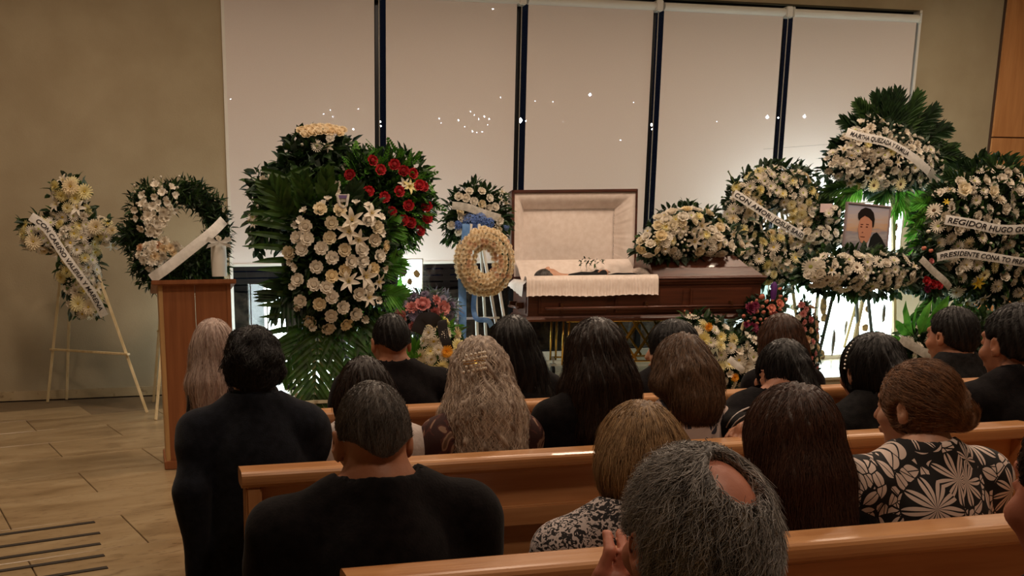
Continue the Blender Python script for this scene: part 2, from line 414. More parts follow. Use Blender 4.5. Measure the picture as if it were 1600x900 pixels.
for (px, py, r) in dots:
    c = at(px, py, 60.0); rr = r * (0.0105 if r < 8 else 0.013)
    b.add([c + Vector(q) * rr for q in ((1,0,0),(-1,0,0),(0,1,0),(0,-1,0),(0,0,1),(0,0,-1))], [(0,2,4),(2,1,4),(1,3,4),(3,0,4),(2,0,5),(1,2,5),(3,1,5),(0,3,5)])
o = b.build('city_lights', MT['city']); tag(o, 'distant town lights glinting through the shades at night', 'lights', kind='stuff')

# ceiling lamps (fittings)
LAMPW = ['recessed ceiling lamp above the floral cross', 'recessed ceiling lamp above the palm and rose spray', 'recessed ceiling lamp above the casket foot', 'recessed ceiling lamp by the wood panelled wall', 'recessed ceiling lamp above the left end of the pews', 'recessed ceiling lamp above the right end of the pews', 'recessed ceiling lamp above the floor vent', 'recessed ceiling lamp above the nearest seated man', 'recessed ceiling lamp above the right side aisle']
MT['lamp_glow'] = emis('lamp_glow', (1.0, 0.75, 0.5, 1), 3.0, sample=False)
for i, (x, y, p) in enumerate(LAMPS):
    lp = thing('ceiling_lamp', LAMPW[i], 'lamp', (x, y, CEIL), group='recessed ceiling lamps')
    b = MB(); b.lathe([(0.25, -0.03), (0.30, -0.03), (0.30, 0.0), (0.25, 0.0)], n=24); b.build('lamp_rim', MT['white_plastic'], lp, smooth=True)
    b = MB(); b.lathe([(0.001, -0.015), (0.25, -0.015)], n=24); b.build('diffuser', MT['lamp_glow'], lp)

# ================================================================== PEWS
def rounded(w_, h_, r, n=4):
    pts = []
    for cx_, cy_, a0 in ((w_ - r, h_ - r, 0), (r, h_ - r, 90), (r, r, 180), (w_ - r, r, 270)):
        for k in range(n + 1):
            a = math.radians(a0 + 90 * k / n); pts.append((cx_ + r * math.cos(a), cy_ + r * math.sin(a)))
    return pts
def pew(Y, x0, x1, label):
    t = thing('pew', label, 'pew', (x0, Y, 0), group='oak pews'); L = x1 - x0
    b = MB(); b.prism([(u - 0.055, v + 0.852) for u, v in rounded(0.105, 0.05, 0.02)], -0.012, L + 0.012); b.build('top_rail', MT['pew'], t)
    b = MB(); b.box((0.045, -0.004, 0.735), (L - 0.045, 0.016, 0.852)); b.build('back_panel', MT['pew'], t)
    b = MB(); b.box((0.045, -0.022, 0.672), (L - 0.045, 0.018, 0.735)); b.build('cross_rail', MT['pew'], t, bevel=0.004)
    b = MB(); b.box((0.045, 0.016, 0.43), (L - 0.045, 0.034, 0.672)); b.build('back_panel', MT['pew'], t)
    b = MB(); b.box((0.045, -0.02, 0.36), (L - 0.045, 0.03, 0.43)); b.build('cross_rail', MT['pew'], t, bevel=0.004)
    b = MB(); b.prism([(0.03, 0.405), (0.47, 0.405), (0.48, 0.42), (0.47, 0.437), (0.03, 0.43)], 0.03, L - 0.03); b.build('seat', MT['pew'], t)
    for xx in (0.0, L - 0.045):
        b = MB(); b.prism([(-0.045, 0), (0.46, 0), (0.47, 0.40), (0.44, 0.46), (0.16, 0.52), (0.06, 0.66), (0.045, 0.853), (-0.045, 0.853)], xx, xx + 0.045)
        b.build('end_panel', MT['pew_v'], t, bevel=0.005)
    return t
pew(3.55, 0.16, 4.45, 'foremost oak pew, whose rail runs nearest to the casket')
pew(2.60, 0.27, 2.98, 'second oak pew from the front, its end post beside the navy-jacketed man')
pew(1.65, 0.37, 3.3, 'third oak pew from the front, its rail crossing the lower right corner')
pew(0.66, 0.2, 2.4, 'oak pew under the grey-haired man, nearest to the viewer')

# ================================================================== LECTERN
lx0 = at(262, 733, 6.64).x; lx1 = at(368, 700, 6.64).x
lt = thing('lectern', 'reddish brown wooden lectern standing in front of the heart wreath', 'lectern', (lx0, 6.64, 0)); W = lx1 - lx0
zt = at(320, 439, 6.64).z
b = MB(); b.box((0.02, 0.0, 0.06), (W / 2 - 0.002, 0.02, zt - 0.02)); b.build('front_panel', MT['lectern'], lt, bevel=0.003)
b = MB(); b.box((W / 2 + 0.002, 0.0, 0.06), (W - 0.02, 0.02, zt - 0.02)); b.build('front_panel', MT['lectern'], lt, bevel=0.003)
for xx in (-0.005, W - 0.025):
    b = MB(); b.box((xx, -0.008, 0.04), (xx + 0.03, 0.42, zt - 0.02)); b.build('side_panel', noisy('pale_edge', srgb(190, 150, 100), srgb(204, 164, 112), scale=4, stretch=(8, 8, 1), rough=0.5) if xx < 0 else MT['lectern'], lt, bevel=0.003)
b = MB(); b.box((-0.02, -0.03, 0), (W + 0.02, 0.46, 0.06)); b.build('base', MT['lectern'], lt, bevel=0.006)
b = MB(); b.prism([(-0.05, zt - 0.02), (0.5, zt - 0.10), (0.5, zt - 0.07), (-0.05, zt + 0.012)], -0.05, W + 0.04); b.build('top', MT['lectern'], lt, bevel=0.004)
b = MB(); b.box((0.03, 0.05, 0.7), (W - 0.03, 0.4, 0.72)); b.build('shelf', MT['lectern'], lt)

# ================================================================== EASELS
def easel(label, feet, top, wood_m, bar_z, back=None, bars=True, leg_w=0.028, group='easels for the wreaths', cat='easel', loop=None):
    """feet: two front feet; top: apex; back: rear foot"""
    f = [Vector(p) for p in feet]; a = Vector(top); c = (f[0] + f[1]) / 2
    e = thing('easel', label, cat, (c.x, c.y, min(f[0].z, f[1].z)), group=group); o = Vector(e.location)
    for k, p in enumerate(f):
        off = Vector(((-0.04, 0.04)[k], 0, 0))
        b = MB(); b.bar(p - o, a + off - o, leg_w, leg_w * 0.8, up=(0, 1, 0)); b.build('leg', wood_m, e, bevel=0.003)
    if back is not None:
        b = MB(); b.bar(Vector(back) - o, a + Vector((0, 0.03, -0.05)) - o, leg_w, leg_w * 0.8, up=(0, 1, 0)); b.build('leg', wood_m, e, bevel=0.003)
    for z in bar_z:
        ps = []
        for k, p in enumerate(f):
            tt = (z - p.z) / (a.z - p.z); q = p.lerp(a, tt); ps.append(q)
        d = (ps[1] - ps[0]).normalized()
        b = MB(); b.bar(ps[0] - d * 0.05 - o + Vector((0, -0.022, 0)), ps[1] + d * 0.05 - o + Vector((0, -0.022, 0)), 0.02, 0.04, up=(0, 1, 0)); b.build('crossbar', wood_m, e, bevel=0.003)
    return e
# ================================================================== CASKET
th = math.radians(10); A = at(822, 503, 8.6)
cas = thing('casket', 'polished mahogany casket with its head lid open, on a brass folding stand', 'casket', A, -th)
cM = Matrix.Translation(A) @ Matrix.Rotation(-th, 4, 'Z')
cI = cM.inverted()
def cl(px, py, y):
    """casket-local point seen at a pixel, on the local plane y"""
    r = cI.to_3x3() @ Vector(ray(px, py)); o_ = cI @ Vector((0, 0, EYE)); return o_ + r * ((y - o_.y) / r.y)
CLn = cl(1190, 500, 0).x; CW = 0.70
RH = cl(1190, 435, 0).z; XD = cl(1022, 435, 0).x
z_b = cl(1000, 503, 0).z
def ringbox(b, x0, x1, y0, y1, prof):
    """stacked moulding around a rectangle: prof = [(offset outwards, z)]"""
    base = len(b.v)
    for o_, z in prof:
        b.v += [(x0 - o_, y0 - o_, z), (x1 + o_, y0 - o_, z), (x1 + o_, y1 + o_, z), (x0 - o_, y1 + o_, z)]
    for i in range(len(prof) - 1):
        for k in range(4):
            a = base + i * 4 + k; c = base + i * 4 + (k + 1) % 4; b.f.append((a, c, c + 4, a + 4)); b.m.append(0)
    b.f.append((base + 3, base + 2, base + 1, base)); b.m.append(0)
b = MB(); ringbox(b, 0.02, CLn - 0.02, 0.02, CW - 0.02, [(-0.01, 0), (0.028, 0.0), (0.03, 0.02), (0.02, 0.035), (0.012, 0.05), (0.0, 0.055), (0.0, RH - 0.06), (0.012, RH - 0.05), (0.02, RH - 0.03), (0.03, RH - 0.018), (0.03, RH), (-0.03, RH), (-0.03, RH - 0.3)])
b.build('shell', MT['mahogany'], cas)
for x0, x1 in ((0.12, 0.80), (0.88, 1.55), (1.63, CLn - 0.12)):
    b = MB(); b.box((x0, -0.001, 0.075), (x1, 0.012, RH - 0.085)); b.box((x0 + .02, -0.006, 0.095), (x1 - .02, 0.012, RH - 0.105)); b.build('side_panel', MT['mahogany'], cas, bevel=0.004)
b = MB(); b.box((0.012, 0.08, 0.075), (0.03, CW - 0.08, RH - 0.085)); b.build('end_moulding', MT['mahogany'], cas, bevel=0.004)
hz_ = cl(1010, 480, -0.05).z
b = MB(); b.tube([(cl(852, 480, -0.05).x, -0.055, hz_), (cl(1168, 480, -0.05).x, -0.055, hz_)], 0.014, 10); b.build('handle_rail', MT['mahogany'], cas, smooth=True)
for px in (878, 1010, 1143):
    x = cl(px, 480, -0.05).x
    b = MB(); b.box((x - 0.016, -0.05, hz_ + 0.0), (x + 0.016, 0.01, hz_ + 0.05)); b.box((x - 0.012, -0.066, hz_ - 0.02), (x + 0.012, -0.04, hz_ + 0.03)); b.build('handle_bracket', flat('antique_bronze', srgb(96, 62, 40), 0.4, 0.7) if px == 878 else bpy.data.materials['antique_bronze'], cas, bevel=0.004)
b = MB(); b.tube([(-0.05, 0.14, hz_), (-0.05, CW - 0.14, hz_)], 0.014, 10); b.build('handle_rail', MT['mahogany'], cas, smooth=True)
for y in (0.2, CW - 0.2):
    b = MB(); b.box((-0.06, y - 0.015, hz_ - 0.01), (0.02, y + 0.015, hz_ + 0.05)); b.build('handle_bracket', bpy.data.materials['antique_bronze'], cas, bevel=0.004)
# closed foot lid, crowned in two tiers
def crown(b, x0, x1, y0, y1, tiers, left_open=True):
    rows = []
    for off, z in tiers:
        lx = x0 if left_open else x0 + off
        rows.append([(lx, y0 + off, z), (x1 - off * 1.25, y0 + off, z), (x1 - off * 1.25, y1 - off, z), (lx, y1 - off, z)])
    base = len(b.v)
    for r in rows: b.v += r
    for i in range(len(rows) - 1):
        for k in range(4):
            a = base + i * 4 + k; c = base + i * 4 + (k + 1) % 4; b.f.append((a, c, c + 4, a + 4)); b.m.append(0)
    b.f.append(tuple(base + 4 * (len(rows) - 1) + k for k in range(4))); b.m.append(0); b.f.append((base + 3, base + 2, base + 1, base)); b.m.append(0)
z1 = cl(1178, 417, 0.1).z; z2 = cl(1100, 399, 0.2).z
b = MB(); crown(b, XD, CLn + 0.012, -0.012, CW + 0.012, [(0, RH + 0.002), (-0.008, RH + 0.012), (0.0, RH + 0.026), (0.02, RH + 0.03), (0.085, z1 - 0.008), (0.09, z1), (0.11, z1 + 0.004), (0.19, z2 - 0.01), (0.22, z2)])
b.build('foot_lid', MT['mahogany'], cas, bevel=0.003)
# open head lid
LH = cl(900, 296, CW + 0.05).z - RH; x0l = cl(797, 400, CW).x + 0.01; x1l = cl(996, 300, CW + 0.05).x
lid = Matrix.Translation((0, CW - 0.0, RH)) @ Matrix.Rotation(math.radians(-4), 4, 'X')
def lidp(x, d, z): return lid @ Vector((x, d, z))
fr_o, fr_i = 0.0, 0.032
b = MB()
def lbox(lo, hi): b.box(lo, hi, M=lid)
lbox((x0l, -0.03, 0), (x0l + fr_i, 0.14, LH)); lbox((x1l - fr_i * .6, -0.03, 0), (x1l, 0.14, LH)); lbox((x0l, -0.03, LH - fr_i), (x1l, 0.14, LH)); lbox((x0l, -0.03, 0), (x1l, 0.14, 0.03)); lbox((x0l + 0.08, 0.14, 0.06), (x1l - 0.08, 0.2, LH - 0.08)); lbox((x0l, 0.13, 0.0), (x1l, 0.15, LH))
b.build('head_lid', MT['mahogany'], cas, bevel=0.004)
# ruffled satin border of the lid, sloping in to a quilted panel
def ruffle_border(outer, inner, d_out, d_in, n=46):
    v = []; f = []
    co = [(outer[0], outer[1]), (outer[2], outer[1]), (outer[2], outer[3]), (outer[0], outer[3])]
    ci = [(inner[0], inner[1]), (inner[2], inner[1]), (inner[2], inner[3]), (inner[0], inner[3])]
    k = 0; R = 7
    for s_ in range(4):
        for i in range(n):
            t = i / n
            o1 = Vector(co[s_]).lerp(Vector(co[(s_ + 1) % 4]), t); i1 = Vector(ci[s_]).lerp(Vector(ci[(s_ + 1) % 4]), t)
            for j in range(R):
                q = j / (R - 1); p = o1.lerp(i1, q)
                puff = math.sin(q * math.pi) * 0.035
                pl = 0.004 * math.sin(i * 2.3 + math.sin(i * .7) * 2) * (0.3 + 0.7 * q)
                d = d_out + (d_in - d_out) * q - puff + pl
                v.append(lidp(p.x, d, p.y))
    m = 4 * n
    for i in range(m):
        for j in range(R - 1):
            a = i * R + j; c = ((i + 1) % m) * R + j
            f.append((a, c, c + 1, a + 1))
    return v, f
b = MB(); outer = (x0l + 0.03, 0.02, x1l - 0.018, LH - 0.03); inner = (x0l + 0.155, 0.20, x1l - 0.205, LH - 0.185)
v, f = ruffle_border(outer, inner, -0.01, 0.10); b.add(v, f); b.build('ruffled_border', MT['satin'], cas, smooth=True)
b = MB(); nx_, nz_ = 24, 16
for i in range(nx_ + 1):
    for j in range(nz_ + 1):
        x = inner[0] + (inner[2] - inner[0]) * i / nx_; z = inner[1] + (inner[3] - inner[1]) * j / nz_
        b.v.append(tuple(lidp(x, 0.105 - 0.015 * math.sin(math.pi * i / nx_) * math.sin(math.pi * j / nz_), z)))
for i in range(nx_):
    for j in range(nz_):
        a = i * (nz_ + 1) + j; b.f.append((a, a + nz_ + 1, a + nz_ + 2, a + 1)); b.m.append(0)
b.build('lid_panel', MT['satin'], cas, smooth=True)
# satin apron between lid and body, sloping forwards, gathered folds
b = MB(); nx_, ny_ = 60, 12
for i in range(nx_ + 1):
    for j in range(ny_ + 1):
        u = i / nx_; q = j / ny_
        x = 0.03 + (XD - 0.06) * u
        y = CW - 0.03 - q * 0.30; z = RH + 0.20 * (1 - q) ** 1.5 + 0.0 + 0.035 * math.sin(q * math.pi) + 0.006 * math.sin(u * 70 + 3 * math.sin(u * 9)) * math.sin(q * math.pi)
        b.v.append((x, y, z - (0.05 if q > .95 else 0)))
for i in range(nx_):
    for j in range(ny_):
        a = i * (ny_ + 1) + j; b.f.append((a, a + ny_ + 1, a + ny_ + 2, a + 1)); b.m.append(0)
b.build('satin_lining', MT['satin'], cas, smooth=True)
b = MB(); b.box((0.02, 0.03, RH - 0.16), (XD, CW - 0.03, RH - 0.06)); b.build('mattress', MT['satin'], cas, bevel=0.03, seg=3)
# pleated overlay hanging over the front edge
xo0, xo1 = cl(822, 440, -0.04).x, cl(1028, 440, -0.04).x
zt_, zb_ = cl(900, 431, -0.02).z, cl(900, 463, -0.05).z
b = MB(); nx_ = 190
prof_ = [(0.10, RH - 0.02), (0.03, zt_ + 0.0), (-0.01, zt_ + 0.005), (-0.045, zt_ - 0.015), (-0.055, zt_ - 0.05)]
for i in range(nx_ + 1):
    x = xo0 + (xo1 - xo0) * i / nx_
    wv = 0.5 + 0.5 * math.sin(i * 1.35 + 1.3 * math.sin(i * .21))
    for y, z in prof_: b.v.append((x, y - 0.006 * wv, z))
    sc = 0.008 * abs(math.sin(i * .33)) + 0.006 * math.sin(i * .05)
    b.v.append((x, -0.058 - 0.014 * wv, (zt_ + zb_) / 2 - .01)); b.v.append((x, -0.060 - 0.018 * wv, zb_ + 0.012 + sc)); b.v.append((x, -0.066 - 0.02 * wv, zb_ + sc))
R = 8
for i in range(nx_):
    for j in range(R - 1):
        a = i * R + j; b.f.append((a, a + R, a + R + 1, a + 1)); b.m.append(0)
o = b.build('pleated_overlay', MT['satin'], cas, smooth=True)
b = MB(); zl = cl(797, 440, 0.4).z; n_ = 14
for i in range(n_ + 1):
    y = -0.05 + (0.62) * i / n_; e = 0.006 * math.sin(i * 2.1)
    b.v += [(0.06, y, RH), (-0.005, y, RH + 0.012), (-0.05 + e, y, RH - 0.03), (-0.06 + e, y, RH - 0.06 - 0.09 * (1 - i / n_))]
for i in range(n_):
    for j in range(3):
        a = i * 4 + j; b.f.append((a, a + 4, a + 5, a + 1)); b.m.append(0)
b.build('overlay_flap', MT['satin'], cas, smooth=True)
# foot end lining roll where the lid closes
b = MB(); b.tube([(XD - 0.02, 0.05, RH + 0.0), (XD - 0.02, 0.2, RH + 0.07), (XD - 0.02, 0.35, RH + 0.085), (XD - 0.02, 0.5, RH + 0.07), (XD - 0.02, 0.65, RH + 0.0)], [0.03, 0.035, 0.035, 0.035, 0.03], 10); b.build('lining_roll', MT['satin'], cas, smooth=True)

# brass folding stand (church truck)
tr_ = thing('casket_stand', 'brass folding wheeled stand carrying the casket', 'stand', A + cM.to_3x3() @ Vector((0.3, 0.1, P - A.z)), -th)
def T3(x, y, z): return (x - 0.3, y - 0.1, z - 0)
zc = A.z - P
for x in (cl(884, 530, 0.12).x, 1.75):
    for y in (0.12, CW - 0.12):
        for dx in (-0.028, 0.028):
            b = MB(); b.tube([T3(x + dx, y, 0.16), T3(x + dx, y, zc - 0.005)], 0.011, 8); b.build('leg', MT['gold'], tr_, smooth=True)
        b = MB(); b.tube([T3(x, y, 0.2), T3(x, y, 0.12)], 0.014, 8); b.box(T3(x - 0.03, y - 0.03, 0.10), T3(x + 0.03, y + 0.03, 0.125)); b.build('caster_fork', MT['chrome'], tr_)
        b = MB(); b.tube([T3(x - 0.016, y, 0.052), T3(x + 0.016, y, 0.052)], 0.052, 18); b.build('wheel', MT['chrome'] if y < .3 else MT['dark_metal'], tr_, bevel=0.006)
xa, xb = cl(975, 540, 0.12).x, cl(1040, 540, 0.12).x
for y in (0.12, CW - 0.12):
    for k in range(3):
        xx = xa + (xb - xa) * (k * .5) - 0.0; d = (xb - xa) * 0.62
        for sg in (1, -1):
            b = MB(); b.bar(T3(xx - sg * d / 2, y + 0.006 * sg, 0.2), T3(xx + sg * d / 2, y + 0.006 * sg, zc - 0.02), 0.022, 0.008, up=(0, 1, 0)); b.build('scissor_bar', MT['gold'], tr_, bevel=0.002)
for z in (zc - 0.012, 0.19):
    for y in (0.12, CW - 0.12):
        b = MB(); b.tube([T3(cl(884, 530, 0.12).x, y, z), T3(1.75, y, z)], 0.01, 8); b.build('stand_rail', MT['gold'], tr_, smooth=True)

# ================================================================== LIT STONE BOXES
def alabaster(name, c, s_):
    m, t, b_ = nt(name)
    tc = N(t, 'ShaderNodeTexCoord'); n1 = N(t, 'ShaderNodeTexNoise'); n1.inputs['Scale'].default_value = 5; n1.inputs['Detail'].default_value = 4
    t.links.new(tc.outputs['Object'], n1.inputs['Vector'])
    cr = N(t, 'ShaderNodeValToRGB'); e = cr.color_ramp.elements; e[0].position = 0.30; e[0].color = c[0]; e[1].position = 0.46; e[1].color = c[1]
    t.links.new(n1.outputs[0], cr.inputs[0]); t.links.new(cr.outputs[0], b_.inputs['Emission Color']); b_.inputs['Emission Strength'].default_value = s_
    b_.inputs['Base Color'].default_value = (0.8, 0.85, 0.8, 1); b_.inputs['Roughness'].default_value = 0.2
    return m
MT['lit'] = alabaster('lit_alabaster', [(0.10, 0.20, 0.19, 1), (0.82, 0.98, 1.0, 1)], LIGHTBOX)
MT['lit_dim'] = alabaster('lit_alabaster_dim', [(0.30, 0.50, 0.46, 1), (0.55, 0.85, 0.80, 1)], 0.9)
MT['chip'] = noisy('stone_chip', srgb(90, 70, 48), srgb(170, 140, 96), scale=20, rough=0.6)
MT['chip_dark'] = noisy('stone_chip_dark', srgb(54, 50, 46), srgb(104, 96, 86), scale=20, rough=0.6)
def lightbox(label, px0, px1, py0, py1, Y, mat_, chips=(), depth=0.22):
    a = at(px0, py1, Y); c = at(px1, py0, Y); zb = P + 0.0
    t = thing('light_box', label, 'lamp', ((a.x + c.x) / 2, Y, zb), group='lit stone boxes'); hw = (c.x - a.x) / 2; h = c.z - zb
    b = MB(); b.box((-hw + .012, 0.004, 0.05), (hw - .012, depth, h - .012)); b.build('stone_panel', mat_, t)
    for x in (-hw, hw - 0.014):
        for y in (-0.004, depth - 0.01):
            b = MB(); b.box((x, y, 0), (x + 0.014, y + 0.014, h)); b.build('frame_post', MT['white_plastic'], t)
    b = MB(); b.box((-hw, -0.004, h - 0.012), (hw, depth, h)); b.build('cover', MT['white_plastic'], t, bevel=0.002)
    b = MB(); b.box((-hw - 0.01, -0.01, 0), (hw + 0.01, depth + 0.01, 0.05)); b.build('plinth', MT['white_plastic'], t, bevel=0.003)
    for (x, y, w_, h_, dk) in chips:
        p = at(x, y, Y - 0.012) - t.location; s_ = 1 / 150
        b = MB(); n = 7; pts = []
        for k in range(n):
            an = 2 * math.pi * k / n + rnd.uniform(-.2, .2); rr = rnd.uniform(.8, 1.1)
            pts.append((p.x + math.cos(an) * w_ * s_ * .75 * rr, p.z + math.sin(an) * h_ * s_ * .6 * rr))
        b.prism(pts, p.y - 0.008, p.y + 0.014, axis='y'); b.build('stone_chip', MT['chip_dark'] if dk else MT['chip'], t, bevel=0.003)
    return t
R_chips = [(1287, 478, 10, 32, 0), (1287, 497, 9, 14, 0), (1273, 510, 12, 40, 0), (1302, 535, 5, 40, 1), (1322, 512, 4, 24, 1), (1356, 483, 8, 12, 0), (1352, 512, 9, 12, 0), (1381, 490, 5, 30, 1), (1337, 488, 6, 16, 1), (1284, 556, 10, 22, 0), (1316, 570, 12, 14, 0), (1342, 545, 5, 20, 1), (1366, 330, 14, 9, 0), (1352, 326, 9, 9, 1), (1400, 355, 5, 12, 0), (1398, 372, 5, 10, 0), (1399, 320, 7, 8, 0), (1370, 560, 6, 16, 0), (1395, 540, 6, 20, 1)]
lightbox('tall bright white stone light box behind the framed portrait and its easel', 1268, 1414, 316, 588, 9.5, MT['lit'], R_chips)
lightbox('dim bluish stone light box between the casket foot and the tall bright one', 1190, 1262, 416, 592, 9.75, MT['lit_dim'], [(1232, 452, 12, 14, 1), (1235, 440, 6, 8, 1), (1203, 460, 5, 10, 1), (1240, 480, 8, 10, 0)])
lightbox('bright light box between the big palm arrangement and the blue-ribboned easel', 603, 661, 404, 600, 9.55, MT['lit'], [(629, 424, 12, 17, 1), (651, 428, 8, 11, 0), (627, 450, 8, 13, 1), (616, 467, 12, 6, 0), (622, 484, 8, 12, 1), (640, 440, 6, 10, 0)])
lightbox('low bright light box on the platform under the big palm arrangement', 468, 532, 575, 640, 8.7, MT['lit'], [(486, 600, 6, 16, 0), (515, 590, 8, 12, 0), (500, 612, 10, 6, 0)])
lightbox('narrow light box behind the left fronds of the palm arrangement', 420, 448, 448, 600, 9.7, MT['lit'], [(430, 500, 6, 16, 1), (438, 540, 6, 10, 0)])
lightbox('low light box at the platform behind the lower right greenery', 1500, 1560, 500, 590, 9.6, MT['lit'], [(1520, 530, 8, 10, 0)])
# ================================================================== FLOWERS
MT['f_white'] = petal_mat('petal_white', srgb(232, 222, 204), srgb(240, 234, 222))
MT['f_ivory'] = petal_mat('petal_ivory', srgb(240, 222, 180), srgb(236, 226, 202))
MT['f_yellow'] = petal_mat('petal_pale_yellow', srgb(238, 226, 160), srgb(240, 232, 192))
MT['f_bright'] = petal_mat('petal_yellow', srgb(238, 206, 70), srgb(240, 214, 100))
MT['f_orange'] = petal_mat('petal_orange', srgb(236, 160, 40), srgb(240, 176, 60))
MT['f_red'] = petal_mat('petal_red', srgb(140, 16, 24), srgb(176, 28, 36), trans=0.15)
MT['f_pink'] = petal_mat('petal_pink', srgb(208, 128, 128), srgb(226, 158, 152))
MT['f_coral'] = petal_mat('petal_coral', srgb(220, 130, 110), srgb(226, 150, 130))
MT['f_mauve'] = petal_mat('petal_mauve', srgb(140, 130, 156), srgb(170, 160, 182))
MT['f_plum'] = petal_mat('petal_plum', srgb(110, 28, 60), srgb(138, 40, 76), trans=0.15)
MT['f_blue'] = petal_mat('petal_blue', srgb(96, 128, 198), srgb(122, 152, 212))
MT['f_peach'] = petal_mat('petal_peach', srgb(240, 218, 178), srgb(242, 226, 196))
MT['f_blush'] = petal_mat('petal_blush', srgb(226, 188, 152), srgb(234, 202, 170))
MT['c_yellow'] = flat('flower_heart_yellow', srgb(206, 180, 70), 0.8)
MT['c_green'] = flat('flower_heart_green', srgb(170, 176, 90), 0.8)
MT['c_dark'] = flat('flower_heart_brown', srgb(84, 60, 34), 0.8)
MT['leaf'] = leaf_mat('leaf_green', srgb(34, 58, 30), srgb(66, 96, 46))
MT['leaf_dark'] = leaf_mat('leaf_dark', srgb(22, 40, 24), srgb(44, 70, 38))
MT['leaf_palm'] = leaf_mat('leaf_palm', srgb(34, 62, 25), srgb(64, 96, 36), trans=0.35)
MT['leaf_euca'] = leaf_mat('leaf_eucalyptus', srgb(72, 92, 78), srgb(104, 122, 104))
MT['leaf_bright'] = leaf_mat('leaf_bright', srgb(60, 120, 34), srgb(100, 158, 56), trans=0.4)
MT['bed_green'] = noisy('foliage_bed', srgb(20, 32, 20), srgb(48, 66, 36), scale=60, rough=.9, bump=.6)
MT['stem'] = flat('stem_green', srgb(76, 96, 44), 0.6)

def petal(b, ang, r0, L, W, p0, p1, cup=0.25, nl=3, m=0, tip=0.5, z0=0.0, ruf=0.0, twist=0.0):
    ca_, sa_ = math.cos(ang), math.sin(ang)
    r, z = r0, z0; rows = []
    for i in range(nl + 1):
        t = i / nl; pt = math.radians(p0 + (p1 - p0) * t)
        wd = W * (math.sin(math.pi * min(1, 0.12 + 0.88 * t ** 0.9 * (0.62 if tip > 0.4 else 1.0)))) ** 0.7
        if i == nl: wd *= (0.8 if tip > 0.4 else 0.12)
        row = []
        for s_ in (-1, 0, 1):
            off = cup * wd * abs(s_); nr, nz2 = -math.sin(pt), math.cos(pt)
            rr = r + nr * off; zz = z + nz2 * off + (ruf * math.sin(ang * 7 + i * 2 + s_ * 2.2) if ruf else 0)
            lat = s_ * wd / 2 + twist * t
            row.append((rr * ca_ - lat * sa_, rr * sa_ + lat * ca_, zz))
        rows.append(row)
        r += L / nl * math.cos(pt); z += L / nl * math.sin(pt)
    n = len(b.v)
    for row in rows: b.v += row
    for i in range(nl):
        for k in range(2):
            a = n + i * 3 + k; b.f.append((a, a + 1, a + 4, a + 3)); b.m.append(m)
def dome(b, r, h, z, m=1, n=8):
    base = len(b.v)
    b.v.append((0, 0, z + h))
    for q in (0.55, 1.0):
        for k in range(n):
            a = 2 * math.pi * k / n; b.v.append((r * q * math.cos(a), r * q * math.sin(a), z + h * (1 - q * q)))
    for k in range(n):
        b.f.append((base, base + 1 + k, base + 1 + (k + 1) % n)); b.m.append(m)
        b.f.append((base + 1 + k, base + 1 + n + k, base + 1 + n + (k + 1) % n, base + 1 + (k + 1) % n)); b.m.append(m)
def fl_rose(c, seed=0):
    R = random.Random(seed); b = MB()
    for n, r0, L, W, p0, p1 in ((3, .03, .60, .42, 84, 106), (3, .08, .64, .5, 86, 108), (4, .15, .66, .58, 86, 104), (5, .24, .68, .68, 82, 92), (5, .36, .72, .82, 72, 50), (6, .44, .72, .9, 48, 2)):
        o = R.random() * 6
        for k in range(n): petal(b, o + 2 * math.pi * k / n + R.uniform(-.1, .1), r0, L * R.uniform(.92, 1.06), W, p0, p1, cup=0.22, nl=3)
    dome(b, 0.42, 0.12, 0.53, m=0, n=7)
    return b.mesh('rose', [c, MT['c_green']], smooth=True)
def fl_daisy(c, heart, seed=0, n=18, dense=False):
    R = random.Random(seed); b = MB()
    lay = ((n, .12, .88, .17, 12, -6), (n - 3, .1, .72, .16, 34, 14)) if not dense else ((n, .1, .9, .17, 8, -14), (n, .1, .82, .16, 26, 0), (n - 3, .08, .7, .15, 46, 22), (n - 6, .06, .52, .14, 66, 50), (8, .03, .4, .12, 82, 86))
    for nn, r0, L, W, p0, p1 in lay:
        o = R.random() * 6
        for k in range(nn): petal(b, o + 2 * math.pi * k / nn, r0, L * R.uniform(.9, 1.05), W, p0 + R.uniform(-6, 6), p1 + R.uniform(-10, 10), cup=0.18, nl=2)
    dome(b, 0.24 if not dense else 0.12, 0.14 if not dense else 0.3, 0.03 if not dense else 0.2, n=8)
    return b.mesh('daisy', [c, heart], smooth=True)
def fl_gerbera(c, heart, seed=0):
    R = random.Random(seed); b = MB()
    for nn, r0, L, W, p0, p1 in ((16, .16, .86, .24, 10, -8), (14, .14, .6, .18, 28, 10)):
        o = R.random() * 6
        for k in range(nn): petal(b, o + 2 * math.pi * k / nn, r0, L * R.uniform(.92, 1.05), W, p0, p1, cup=0.12, nl=2)
    dome(b, 0.26, 0.12, 0.04, n=10)
    return b.mesh('gerbera', [c, heart], smooth=True)
def fl_lily(c, seed=0):
    R = random.Random(seed); b = MB()
    for k in range(6):
        petal(b, 2 * math.pi * k / 6 + (0.1 if k % 2 else 0), .05, 1.15, .40 if k % 2 else .32, 62, -28 + R.uniform(-10, 10), cup=0.2, nl=5, tip=0.1, z0=-0.2)
    for k in range(5):
        a = 2 * math.pi * k / 5 + .4; b.tube([(0, 0, 0), (.18 * math.cos(a), .18 * math.sin(a), .45)], .02, 4, m=1)
    return b.mesh('lily', [c, MT['c_yellow']], smooth=True)
